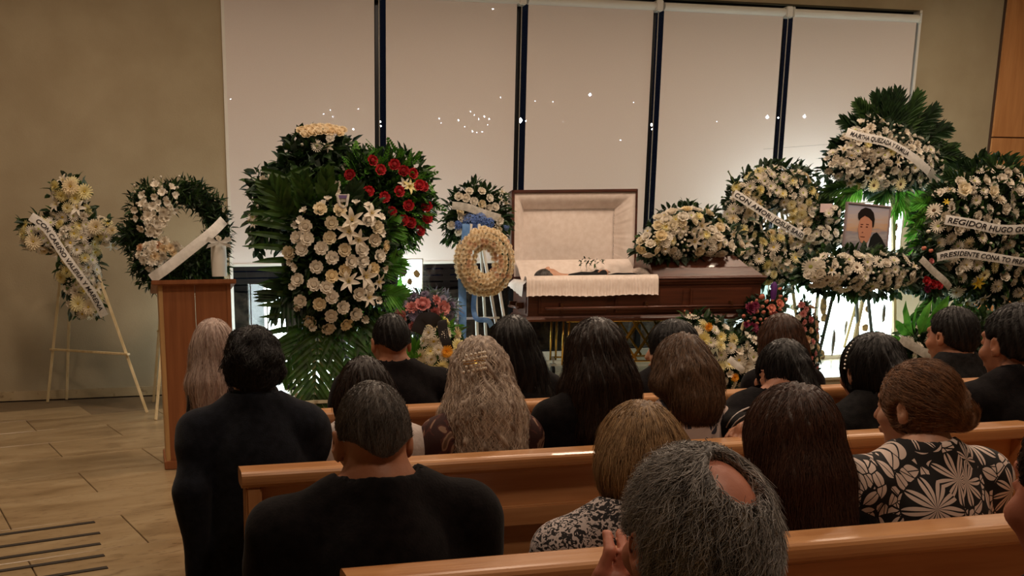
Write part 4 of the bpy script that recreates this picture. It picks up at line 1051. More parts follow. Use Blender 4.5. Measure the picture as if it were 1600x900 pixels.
for (x, y) in ((733, 300), (752, 300), (764, 310), (717, 308), (728, 310), (740, 315), (752, 319), (773, 324), (719, 341), (718, 333), (762, 325), (730, 340), (715, 362), (705, 352), (780, 345), (778, 358)): place_flower(t, 'rose_i' if rnd.random() < .4 else 'rose_w', rg.pos(x, y, .05), rg.nrm(x, y), .042)
for (x, y, r) in ((735, 345, .09), (748, 342, .09), (760, 348, .085), (715, 352, .05), (790, 355, .04), (742, 358, .07)): place_flower(t, 'hyd_b', rg.pos(x, y, .05), (0, -1, 0), r)
for (x, y) in ((782, 312), (790, 318), (784, 300), (776, 352)): place_flower(t, 'lily', rg.pos(x, y, .05), (0, -1, .2), .04)
strap('ribbon', t, [W_(706, 321, 8.92), W_(730, 324, 8.9), W_(758, 334, 8.9), W_(782, 341, 8.95)], .075, MT['ribbon_silver'])
for (x0, y0, x1, y1) in ((700, 330, 682, 328), (790, 300, 800, 312), (775, 300, 797, 303)):
    b = MB(); b.tube([W_(x0, y0, 9.0) - t.location, W_(x1, y1, 9.0) - t.location], .004, 5); b.build('twig', MT['stem'], t)
strap('blue_streamer', t, [W_(727, 350, 8.5), W_(724, 400, 8.48), W_(723, 460, 8.47), W_(721, 505, 8.47), W_(722, 548, 8.5)], .085, MT['ribbon_blue'], lean=(0.2, -1, 0), wav=.02)
strap('blue_streamer', t, [W_(742, 455, 8.72), W_(740, 480, 8.7), W_(745, 498, 8.66), W_(762, 501, 8.66), W_(768, 510, 8.7)], .05, MT['ribbon_blue'], lean=(-.3, -1, .2), wav=.01)
t = thing('oval_carnation_wreath', 'oval ring wreath of cream and blush carnations, left of the casket', 'floral tribute', W_(757, 462, 8.48), group='funeral flower tributes')
b = MB(); n = 40; cpt = []
for k in range(n + 1):
    a = 2 * math.pi * k / n; cpt.append(W_(757 + 31 * math.cos(a), 408 + 40 * math.sin(a), 8.48) - t.location)
b.tube(cpt, .05, 8, cap=False); b.build('wreath_frame', MT['leaf'], t, smooth=True)
for rad, cnt, kk, r, yy in ((1.30, 38, 'carn_i', .036, 8.45), (1.06, 32, 'carn_i', .036, 8.40), (.82, 26, 'carn_b', .034, 8.39), (.60, 19, 'carn_i', .032, 8.42), (1.42, 40, 'carn_i', .033, 8.50), (.50, 15, 'carn_i', .03, 8.47)):
    for k in range(cnt):
        a = 2 * math.pi * (k + .5 * (cnt % 2)) / cnt; q = rad
        place_flower(t, kk if rnd.random() < .85 else 'carn_b', W_(757 + 31 * q * math.cos(a) + rnd.uniform(-1, 1), 409 + 38 * (1 + (q - 1) * .85) * math.sin(a) + rnd.uniform(-1, 1), yy), (math.cos(a) * (q - .9) * 1.5, -1, -math.sin(a) * (q - .9) * 1.5), r)

# --- casket spray
t = thing('casket_spray', 'mound of white and yellow flowers with eucalyptus lying on the closed casket lid', 'floral tribute', cM @ Vector((1.75, .35, z2)), group='funeral flower tributes')
Ys = t.location.y
rg = Region(Ys - .02, ell=[(1075, 365, 60, 38), (1035, 378, 34, 24), (1110, 375, 46, 26), (1075, 345, 36, 22), (1020, 386, 20, 14), (1140, 385, 24, 14)], bulge=.22)
foliage(t, rg, 650, .09, .05, [MT['leaf_euca'], MT['leaf_dark'], MT['leaf']], seed=51, spread=1.0, out=.03)
foliage(t, Region(Ys - .12, ell=[(1070, 392, 74, 14), (1040, 398, 40, 10)], bulge=.1), 320, .10, .06, [MT['leaf_dark'], MT['leaf_euca']], seed=52, base=False)
fill(t, rg, [('rose_w', 3, .05), ('daisy_w', 2, .05), ('lily', 2, .075), ('rose_i', 2, .05), ('daisy_y', 2, .05), ('hyd_w', 1, .06), ('bud_w', 2, .03)], seed=53, gap=.58, tries=5000, lift=.07)
t = thing('greenery_sprig', 'small sprig of white buds and green leaves lying on the satin inside the casket', 'flowers', cM @ Vector((cl(925, 412, .42).x, .44, RH + .13)))
sp = Region(t.location.y - .02, ell=[(922, 410, 20, 5)], bulge=.03)
foliage(t, sp, 34, .05, .02, [MT['leaf'], MT['leaf_dark']], seed=54, spread=.3, base=False)
for (x, y) in ((915, 407), (930, 408), (922, 404), (908, 411)): place_flower(t, 'bud_w', sp.pos(x, y, .03), (0, -1, .4), .022)

# --- "con amor" ring wreath
t = thing('ribboned_ring_wreath', 'ring wreath of white and yellow flowers behind the casket foot with a diagonal lettered ribbon', 'floral tribute', W_(1215, 440, 9.0), group='funeral flower tributes')
rg = Region(9.0, ring=(1214, 352, 82, 92, .26), ell=[(1170, 300, 26, 20), (1180, 400, 40, 40), (1230, 400, 50, 44), (1225, 290, 48, 28)], bulge=.16)
foliage(t, rg, 1500, .11, .055, [MT['leaf_euca'], MT['leaf'], MT['leaf_dark']], seed=61, out=.06)
fill(t, rg, [('daisy_y', 5, .062), ('mum_y', 3, .055), ('daisy_w', 5, .055), ('lily', 2, .08), ('carn_w', 3, .045), ('bud_w', 2, .03), ('glad', 2, .05)], seed=62, gap=.56, tries=6000, lift=.04)
for k, (x0, y0, x1, y1) in enumerate(((1150, 290, 1138, 268), (1165, 280, 1160, 262), (1195, 270, 1198, 262), (1150, 310, 1128, 308), (1240, 270, 1248, 258))):
    b = MB(); b.tube([W_(x0, y0, 8.95) - t.location, W_(x1, y1, 8.95) - t.location], .006, 5); b.build('twig', MT['stem'], t); place_flower(t, 'bud_g', W_(x1, y1, 8.95), (0, -.5, 1), .02)
strap('ribbon', t, [W_(1146, 302, 8.74), W_(1175, 320, 8.72), W_(1206, 340, 8.70), W_(1235, 358, 8.72), W_(1256, 370, 8.75)], .085, MT['ribbon_white'], text='CON AMOR: JOSUE SAID', th_=.55, margin=.03)
easel('pale wooden easel behind the ring wreath at the casket foot', (Vector((at(1165, 560, 9.3).x, 9.3, P)), Vector((at(1255, 560, 9.3).x, 9.3, P))), at(1212, 300, 9.25), MT['easel'], [at(1210, 440, 9.3).z], Vector((at(1215, 560, 9.9).x, 9.75, P)))
cd = thing('sympathy_card', 'small pinkish white card standing in the flowers left of the portrait', 'card', W_(1291, 325, 8.72))
b = MB(); b.box((-.07, 0, -.045), (.07, .006, .045)); b.build('card', flat('card_paper', srgb(226, 200, 200), .7), cd)

# --- side greenery cluster between ring wreath and portrait
t = thing('small_white_spray', 'small bunch of white blooms and dark leaves left of the portrait', 'floral tribute', W_(1290, 380, 8.85), group='funeral flower tributes')
rg = Region(8.85, ell=[(1288, 345, 26, 34), (1285, 372, 30, 16)], bulge=.1)
foliage(t, rg, 420, .10, .05, [MT['leaf_dark'], MT['leaf']], seed=65)
fill(t, Region(8.83, ell=[(1287, 368, 30, 12), (1302, 336, 12, 12)], bulge=.1), [('daisy_w', 2, .045), ('rose_w', 2, .04)], seed=66, gap=.7, lift=.05)
b = MB(); b.tube([(0.05, .1, .1), (.05, .15, P - t.location.z)], .012, 6); b.build('stake', MT['easel'], t)

# --- fan tribute (top right)
t = thing('palm_fan_tribute', 'tall fan of dark palm leaves around white flowers, above the portrait', 'floral tribute', Vector((W_(1390, 400, 8.95).x, 9.05, P)), group='funeral flower tributes')
b = MB(); b.bar((-.3, 0, 0), (-.05, 0, 1.9), .035, .03, up=(0, 1, 0)); b.build('leg', MT['easel'], t); b = MB(); b.bar((.3, 0, 0), (.05, 0, 1.9), .035, .03, up=(0, 1, 0)); b.build('leg', MT['easel'], t); b = MB(); b.bar((0, .5, 0), (0, .03, 1.9), .035, .03, up=(0, 1, 0)); b.build('leg', MT['easel'], t)
rg = Region(8.95, ell=[(1385, 262, 92, 38), (1375, 225, 58, 36), (1362, 205, 30, 24), (1330, 255, 40, 30), (1430, 250, 40, 36)], bulge=.2)
foliage(t, rg, 900, .11, .05, [MT['leaf_dark'], MT['leaf_euca']], seed=71)
fronds = [(1370, 240, 1298, 262), (1365, 235, 1303, 225), (1368, 225, 1318, 190), (1372, 220, 1340, 165), (1380, 220, 1368, 152), (1388, 220, 1400, 146), (1395, 225, 1432, 150), (1400, 228, 1458, 172), (1405, 235, 1478, 200), (1405, 245, 1488, 232), (1410, 255, 1500, 250), (1385, 220, 1385, 150), (1408, 250, 1462, 268)]
for i, (x0, y0, x1, y1) in enumerate(fronds): frond(t, W_(x0, y0, 8.98), W_(x1, y1, 8.92), MT['leaf_dark'] if i % 3 else MT['leaf'], ll=.26, lw=.045, n=13, seed=i + 80, ang=(48, 14), droop=.0, t0=.1, depth_bow=.03)
for i, (x0, y0, x1, y1) in enumerate(((1350, 290, 1310, 312), (1340, 290, 1292, 296), (1385, 290, 1375, 305), (1410, 290, 1418, 335), (1425, 290, 1440, 335), (1400, 290, 1398, 325), (1440, 288, 1466, 312))):
    frond(t, W_(x0, y0, 8.9), W_(x1, y1, 8.84), MT['leaf_bright'] if i in (0, 3, 4, 5) else MT['leaf_palm'], ll=.24, lw=.04, n=9, seed=i + 99, ang=(40, 14), droop=.02)
fill(t, rg, [('carn_w', 4, .05), ('daisy_w', 4, .055), ('glad', 3, .055), ('lily', 2, .08), ('daisy_y', 1.2, .055), ('rose_w', 2, .045), ('bud_w', 2, .03)], seed=72, gap=.56, tries=7000, lift=.05)
for (x, y) in ((1407, 288), (1365, 290)): place_flower(t, 'ger_y', rg.pos(x, y, .12), (0, -1, -.1), .07)
strap('ribbon', t, [W_(1322, 206, 8.62), W_(1345, 214, 8.58), W_(1385, 222, 8.55), W_(1420, 242, 8.56), W_(1452, 268, 8.62)], .088, MT['ribbon_white'], text='MARTHA QUEZADA Y FAMILIA', th_=.52, margin=.05)
strap('ribbon_tail', t, [W_(1452, 268, 8.62), W_(1462, 282, 8.66), W_(1478, 300, 8.72)], .10, MT['ribbon_silver'])

# --- framed portrait on a grey easel, oval spray beneath it
pe = easel('grey metal easel carrying the framed portrait and the spray below it', (Vector((at(1273, 583, 8.55).x, 8.55, P)), Vector((at(1372, 575, 8.75).x, 8.8, P))), at(1338, 330, 8.65), MT['grey_metal'], [at(1330, 440, 8.6).z, at(1345, 404, 8.6).z], Vector((at(1342, 560, 9.2).x, 9.2, P)), leg_w=.03)
fo = at(1350, 402, 8.38); tilt = math.radians(-5)
ph = thing('framed_portrait', 'framed photograph of a dark-haired person in a dark jacket, standing on the grey easel', 'picture', fo)
pM = Matrix.Rotation(math.radians(-6), 4, 'X') @ Matrix.Rotation(math.radians(5.0), 4, 'Y')
PW, PH = 0.51, 0.53
def pq(u, v, d=0): return pM @ Vector(((u - .5) * PW, -d, v * PH))
def ppoly(pts, d, mat_, name, smooth=False):
    b = MB(); n = len(pts); b.v = [tuple(pq(u, v, d)) for u, v in pts] + [tuple(pq(u, v, d - .0015)) for u, v in pts]
    b.f = [tuple(range(n))] + [(i, (i + 1) % n, (i + 1) % n + n, i + n) for i in range(n)]; b.m = [0] * len(b.f); return b.build(name, mat_, ph)
b = MB()
for (lo, hi) in (((-PW/2 - .012, -.012, -.012), (PW/2 + .012, .014, .006)), ((-PW/2 - .012, -.012, PH - .006), (PW/2 + .012, .014, PH + .012)), ((-PW/2 - .012, -.012, 0), (-PW/2 + .006, .014, PH)), ((PW/2 - .006, -.012, 0), (PW/2 + .012, .014, PH))): b.box(lo, hi, M=pM)
b.build('frame', flat('grey_violet_frame', srgb(150, 136, 140), .4), ph, bevel=.002)
def photomat():
    m, t_, b_ = nt('printed_sky'); tc = N(t_, 'ShaderNodeTexCoord'); sp_ = N(t_, 'ShaderNodeSeparateXYZ'); t_.links.new(tc.outputs['Object'], sp_.inputs[0])
    nz = N(t_, 'ShaderNodeTexNoise'); nz.inputs['Scale'].default_value = 14; mp = N(t_, 'ShaderNodeMapping'); mp.inputs['Scale'].default_value = (.5, 1, 3.0); t_.links.new(tc.outputs['Object'], mp.inputs[0]); t_.links.new(mp.outputs[0], nz.inputs[0])
    ad = N(t_, 'ShaderNodeMath', operation='MULTIPLY_ADD'); ad.inputs[1].default_value = .16; t_.links.new(nz.outputs[0], ad.inputs[0]); t_.links.new(sp_.outputs[2], ad.inputs[2])
    cr = N(t_, 'ShaderNodeValToRGB'); e = cr.color_ramp.elements; e[0].position = .08; e[0].color = srgb(70, 62, 60); e[1].position = .6; e[1].color = srgb(168, 172, 196)
    for p_, c_ in ((.2, srgb(128, 124, 134)), (.27, srgb(176, 172, 176)), (.33, srgb(150, 148, 160)), (.38, srgb(206, 170, 140)), (.46, srgb(196, 182, 180))): k = e.new(p_); k.color = c_
    t_.links.new(ad.outputs[0], cr.inputs[0]); t_.links.new(cr.outputs[0], b_.inputs['Base Color']); b_.inputs['Roughness'].default_value = .25; return m
ppoly([(0, 0), (1, 0), (1, 1), (0, 1)], .002, photomat(), 'print')
ppoly([(.36, .0), (.40, .20), (.46, .30), (.58, .34), (.66, .46), (.74, .50), (.86, .40), (1, .22), (1, .0)], .004, flat('print_jacket', srgb(30, 34, 36), .3), 'printed_jacket')
ppoly([(.36, .0), (.36, .14), (.44, .24), (.52, .26), (.60, .38), (.56, .18), (.50, .0)], .0055, flat('print_shirt', srgb(196, 190, 198), .3), 'printed_shirt')
ppoly([(.30, .62), (.29, .52), (.31, .44), (.33, .36), (.38, .28), (.45, .25), (.54, .30), (.60, .42), (.62, .56), (.60, .72), (.52, .80), (.40, .80), (.33, .74)], .007, flat('print_skin', srgb(198, 142, 118), .3), 'printed_face')
ppoly([(.27, .74), (.26, .82), (.32, .90), (.42, .95), (.54, .93), (.62, .86), (.66, .74), (.65, .60), (.62, .58), (.60, .70), (.52, .76), (.42, .79), (.34, .74), (.30, .70)], .0085, flat('print_hair', srgb(34, 28, 28), .3), 'printed_hair')
for u, v, w_, h_ in ((.37, .62, .06, .016), (.50, .63, .06, .016), (.36, .575, .045, .02), (.49, .58, .045, .02), (.40, .47, .03, .016), (.41, .385, .10, .014)):
    ppoly([(u - w_/2, v - h_/2), (u + w_/2, v - h_/2), (u + w_/2, v + h_/2), (u - w_/2, v + h_/2)], .0085, flat('print_feature', srgb(96, 54, 46), .3) if 'print_feature' not in bpy.data.materials else bpy.data.materials['print_feature'], 'printed_feature')
t = thing('oval_spray', 'wide oval spray of white and blush gerberas on the grey easel beneath the portrait', 'floral tribute', W_(1345, 455, 8.3), group='funeral flower tributes')
rg = Region(8.28, ell=[(1345, 425, 84, 30), (1300, 425, 40, 26), (1395, 425, 44, 28)], bulge=.16)
foliage(t, rg, 1100, .11, .055, [MT['leaf_euca'], MT['leaf_dark'], MT['leaf']], seed=91, smin=-.4)
fill(t, rg, [('ger_w', 3, .07), ('rose_w', 3, .045), ('daisy_w', 3, .05), ('mum_w', 2, .05), ('lily', 1, .07), ('bud_w', 2, .03)], seed=92, gap=.58, tries=4000, lift=.05)

# --- big round tribute at the right edge
t = thing('round_white_tribute', 'large round bed of white gerberas and asters with two lettered ribbons, rightmost', 'floral tribute', Vector((W_(1545, 500, 8.55).x, 8.6, P)), group='funeral flower tributes')
for xx in (-.35, .35):
    b = MB(); b.bar((xx, 0, 0), (xx * .3, 0, 1.6), .035, .03, up=(0, 1, 0)); b.build('leg', MT['easel'], t)
b = MB(); b.bar((0, .6, 0), (0, .05, 1.6), .035, .03, up=(0, 1, 0)); b.build('leg', MT['easel'], t)
rg = Region(8.45, ell=[(1555, 372, 108, 112), (1490, 350, 40, 60)], bulge=.24)
foliage(t, rg, 2200, .12, .055, [MT['leaf_dark'], MT['leaf'], MT['leaf_dark']], seed=101, out=.08)
for i in range(15):
    a = math.radians(200 - i * 13 + rnd.uniform(-4, 4)); x0, y0 = 1555 + 75 * math.cos(a), 360 - 70 * math.sin(a); x1, y1 = 1555 + 132 * math.cos(a), 366 - 118 * math.sin(a)
    if x1 > 1680: continue
    frond(t, W_(x0, y0, 8.45), W_(x1, y1, 8.38), MT['leaf_dark'] if i % 2 else MT['leaf'], ll=.20, lw=.035, n=9, seed=i + 110, ang=(50, 16))
for (x0, y0, x1, y1) in ((1450, 330, 1424, 342), (1448, 370, 1420, 388), (1450, 350, 1420, 366), (1450, 320, 1430, 316)): frond(t, W_(x0, y0, 8.4), W_(x1, y1, 8.38), MT['leaf_bright'], ll=.14, lw=.03, n=8, seed=x1, ang=(60, 20))
for (x0, y0, x1, y1) in ((1500, 460, 1470, 520), (1520, 470, 1510, 530), (1550, 470, 1560, 525), (1580, 470, 1600, 520), (1470, 450, 1420, 500)): frond(t, W_(x0, y0, 8.4), W_(x1, y1, 8.34), MT['leaf_palm'], ll=.26, lw=.05, n=9, seed=x1, ang=(50, 16))
fill(t, rg, [('ger_w', 3, .075), ('daisy_w', 3, .066), ('mum_w', 3, .066), ('rose_w', 3, .055), ('mum_y', 1.0, .066), ('lily', 1.5, .09), ('carn_w', 2, .055), ('bud_w', 1, .035)], seed=102, gap=.74, tries=7000, lift=.05, limit=260)
for (x, y, k, r) in ((1527, 442, 'lily_b', .08), (1538, 430, 'ger_y', .06), (1478, 316, 'lily_b', .04), (1505, 296, 'rose_i', .07), (1550, 300, 'rose_i', .06), (1590, 298, 'rose_w', .06)): place_flower(t, k, rg.pos(x, y, .1), rg.nrm(x, y), r)
strap('ribbon', t, [W_(1476, 343, 8.12), W_(1520, 350, 8.05), W_(1560, 358, 8.02), W_(1600, 358, 8.02), W_(1650, 352, 8.06)], .095, MT['ribbon_white'], text='REGIDOR HUGO GONZALEZ', th_=.58, margin=.03)
strap('ribbon', t, [W_(1463, 402, 8.12), W_(1500, 396, 8.05), W_(1550, 402, 8.02), W_(1600, 410, 8.02), W_(1640, 412, 8.06)], .088, MT['ribbon_white'], text='PRESIDENTE CONA TO PREA LAL DE A', th_=.55, margin=.03)
# --- red flowers with ribbon
t = thing('red_bunch', 'bunch of pink and dark red blooms with a slanting ribbon, right of the portrait', 'floral tribute', W_(1455, 470, 8.3), group='funeral flower tributes')
rg = Region(8.28, ell=[(1455, 425, 26, 34), (1450, 390, 14, 26)], bulge=.12)
foliage(t, rg, 380, .10, .05, [MT['leaf_euca'], MT['leaf_dark']], seed=121)
for (x, y, k, r) in ((1443, 388, 'bud_k', .05), (1454, 392, 'bud_k', .05), (1455, 408, 'carn_k', .035), (1446, 440, 'rose_r', .05), (1456, 445, 'rose_r', .05), (1466, 446, 'rose_r', .045), (1480, 446, 'carn_p', .035), (1448, 452, 'carn_p', .045), (1452, 375, 'bud_g', .05), (1450, 362, 'bud_w', .05)): place_flower(t, k, rg.pos(x, y, .08), (0, -1, .3), r)
strap('ribbon', t, [W_(1438, 404, 8.02), W_(1455, 420, 8.0), W_(1472, 436, 8.0), W_(1485, 450, 8.02)], .07, MT['ribbon_silver'])
b = MB(); b.tube([(0, .1, .1), (0, .1, P - t.location.z)], .014, 6); b.build('stake', MT['easel'], t)
# --- floor pieces
def floorpiece(name, label, reg, specs, seed, mats, nl=500, L=.11, Wd=.05, pot=True, gap=.68, tries=2500, lift=.05, kind='leaf'):
    x0, x1, y0, y1 = reg.bb; t_ = thing(name, label, 'floral tribute', Vector((at((x0 + x1) / 2, y1, reg.Y).x, reg.Y + .05, P)), group='funeral flower tributes')
    foliage(t_, reg, nl, L, Wd, mats, seed=seed, kind=kind)
    if specs: fill(t_, reg, specs, seed=seed + 1, gap=gap, tries=tries, lift=lift)
    if pot:
        zb = at((x0 + x1) / 2, (y0 + y1) / 2 + (y1 - y0) * .25, reg.Y).z - P
        b_ = MB(); b_.lathe([(0.09, 0), (0.11, .01), (.13, max(.05, zb)), (.11, max(.05, zb))], n=14); b_.build('pot', MT['dark_metal'], t_, smooth=True)
    return t_
floorpiece('mauve_posy', 'misty mauve and pink posy in front of the bright light box, by the blue streamer', Region(8.35, ell=[(668, 485, 42, 26), (650, 498, 24, 20)], bulge=.16), [('mum_m', 3, .05), ('carn_k', 2, .055), ('rose_k', 1, .06)], 131, [MT['leaf_euca'], petal_mat('misty', srgb(150, 150, 166), srgb(120, 128, 140))], nl=700, L=.08, Wd=.03)
fp = floorpiece('yellow_white_spray', 'low spray of cream chrysanthemums with an orange bloom and a black ribbon', Region(8.05, ell=[(688, 555, 36, 50), (712, 570, 26, 40), (684, 525, 22, 26)], bulge=.2), [('mum_y', 4, .075), ('daisy_y', 2, .06), ('mum_w', 2, .06)], 134, [MT['leaf'], MT['leaf_bright']], nl=360)
fp['label'] = 'low cream chrysanthemum spray with one orange bloom and a black ribbon, by the blue streamer'
place_flower(fp, 'ger_o', W_(698, 549, 7.78), (0, -1, .1), .062)
strap('black_ribbon', fp, [W_(650, 520, 7.8), W_(660, 500, 7.78), W_(675, 498, 7.78), W_(685, 506, 7.8)], .11, MT['ink'])
strap('black_ribbon', fp, [W_(690, 500, 7.8), W_(694, 525, 7.78), (W_(702, 548, 7.8))], .09, MT['ink'])
for i, (x0, y0, x1, y1) in enumerate(((655, 560, 638, 535), (652, 570, 640, 560), (648, 600, 625, 590))): frond(fp, W_(x0, y0, 8.0), W_(x1, y1, 7.95), MT['leaf_bright'], ll=.18, lw=.04, n=7, seed=i, ang=(50, 16))
fp = floorpiece('mixed_floor_spray', 'low floor spray of white, cream and orange blooms with lettered ribbon, under the casket foot', Region(8.0, ell=[(1105, 545, 50, 46), (1130, 585, 44, 38), (1085, 520, 28, 26), (1160, 560, 30, 40)], bulge=.2), [('mum_y', 2, .07), ('daisy_w', 3, .06), ('glad', 3, .055), ('daisy_y', 2, .06), ('ger_w', 1, .06), ('mum_w', 1, .06)], 141, [MT['leaf'], MT['leaf_dark'], MT['leaf_euca']], nl=800, tries=4000)
for (x, y, k, r) in ((1107, 511, 'ger_o', .045), (1113, 578, 'ger_o', .06), (1148, 590, 'ger_o', .045), (1092, 536, 'mum_y', .09), (1098, 530, 'mum_y', .08)): place_flower(fp, k, W_(x, y, 7.72), (0, -1, .1), r)
strap('ribbon', fp, [W_(1092, 553, 7.66), W_(1106, 556, 7.64), W_(1122, 552, 7.66)], .11, noisy('champagne_ribbon', srgb(150, 152, 130), srgb(176, 176, 152), scale=20, rough=.5), text='ICIA', th_=.55, margin=.1)
strap('ribbon', fp, [W_(1138, 560, 7.66), W_(1150, 570, 7.64), W_(1162, 580, 7.66)], .06, MT['ribbon_white'])
for (x0, y0, x1, y1) in ((1078, 510, 1070, 486), (1078, 510, 1078, 490), (1128, 530, 1130, 512), (1135, 530, 1128, 515)):
    b = MB(); b.tube([W_(x0, y0, 7.9) - fp.location, W_(x1, y1, 7.9) - fp.location], .006, 5); b.build('twig', MT['stem'], fp); place_flower(fp, 'bud_g' if x0 > 1100 else 'bud_k', W_(x1, y1, 7.9), (0, -.3, 1), .02)
b = MB(); b.bar(W_(1162, 503, 8.0) - fp.location, W_(1150, 545, 7.95) - fp.location, .018, .018, up=(0, 1, 0)); b.build('wooden_stick', MT['easel'], fp)
fp = floorpiece('plum_and_coral_spray', 'tall loose spray of coral roses and plum blooms at the casket foot', Region(8.2, ell=[(1190, 500, 30, 34), (1168, 530, 26, 30), (1215, 470, 12, 20)], bulge=.14), [('bud_k', 1, .04)], 151, [MT['leaf_dark'], MT['leaf_euca']], nl=420)
for (x, y, k, r) in ((1190, 464, 'bud_k', .06), (1205, 482, 'rose_c', .04), (1217, 475, 'rose_c', .045), (1210, 492, 'rose_k', .035), (1172, 483, 'carn_p', .07), (1180, 478, 'carn_p', .05), (1176, 512, 'carn_p', .06), (1166, 508, 'carn_p', .04), (1185, 520, 'carn_p', .05), (1212, 490, 'bud_k', .04)): place_flower(fp, k, W_(x, y, 7.98), (rnd.uniform(-.3, .3), -1, .5), r)
b = MB(); b.lathe([(.02, 0), (.028, .05), (.028, .14), (.01, .17)], n=8); o = b.build('purple_spike', flat('purple_bloom', srgb(84, 30, 110), .6), fp, smooth=True); o.location = W_(1208, 468, 7.98) - fp.location
floorpiece('white_gerbera_posy', 'posy of white gerberas beside the casket foot, right of the lettered floor spray', Region(7.95, ell=[(1182, 560, 24, 30), (1176, 585, 24, 24)], bulge=.14), [('ger_w', 3, .065), ('lily', 1, .06)], 154, [MT['leaf'], MT['leaf_euca']], nl=240)
floorpiece('pink_garland', 'narrow spray of small pink carnations and leaves in front of the lit stone', Region(8.3, ell=[(1262, 540, 18, 60), (1258, 500, 14, 30)], bulge=.1), [('carn_k', 3, .04), ('carn_b', 2, .045), ('carn_w', 1, .04)], 157, [MT['leaf_euca'], MT['leaf_dark']], nl=260, L=.07, Wd=.03)
fp = floorpiece('green_leaf_spray', 'low spray of broad bright green leaves and white buds beneath the red bunch', Region(8.2, ell=[(1445, 545, 46, 36), (1420, 560, 34, 26), (1475, 520, 26, 40)], bulge=.16), [('glad', 2, .05), ('daisy_w', 2, .05), ('bud_w', 1, .03), ('mum_y', 1, .05)], 161, [MT['leaf_dark'], MT['leaf']], nl=420, gap=.95)
for i, (x0, y0, x1, y1) in enumerate(((1428, 525, 1410, 480), (1430, 520, 1430, 478), (1436, 525, 1448, 480), (1425, 525, 1398, 505), (1440, 520, 1465, 490), (1450, 505, 1480, 470), (1455, 500, 1500, 480), (1420, 540, 1385, 528))):
    b = MB(); p0, p1 = W_(x0, y0, 8.05) - fp.location, W_(x1, y1, 8.0) - fp.location; L_ = (p1 - p0).length
    leaf_shape(b, Matrix.Translation(p0) @ (p1 - p0).to_track_quat('X', 'Y').to_matrix().to_4x4(), L_ * 1.25, .11); b.build('broad_leaf', MT['leaf_bright'], fp)
strap('ribbon', fp, [W_(1405, 530, 7.86), W_(1425, 540, 7.84), W_(1445, 552, 7.84), W_(1462, 562, 7.86)], .09, MT['ribbon_silver'])
floorpiece('cream_posy', 'cream chrysanthemum posy between the two dark-haired men at the right', Region(8.1, ell=[(1535, 535, 32, 40), (1525, 555, 22, 24), (1565, 520, 30, 30)], bulge=.14), [('mum_y', 3, .08), ('daisy_y', 1, .06)], 164, [MT['leaf_dark'], MT['leaf']], nl=360, gap=.9)
floorpiece('broadleaf_plant', 'dark leafy plant on the platform behind the palm spray', Region(9.3, ell=[(590, 545, 26, 50), (610, 500, 20, 40)], bulge=.12), [], 167, [MT['leaf_bright'], MT['leaf_palm']], nl=160, L=.22, Wd=.08)
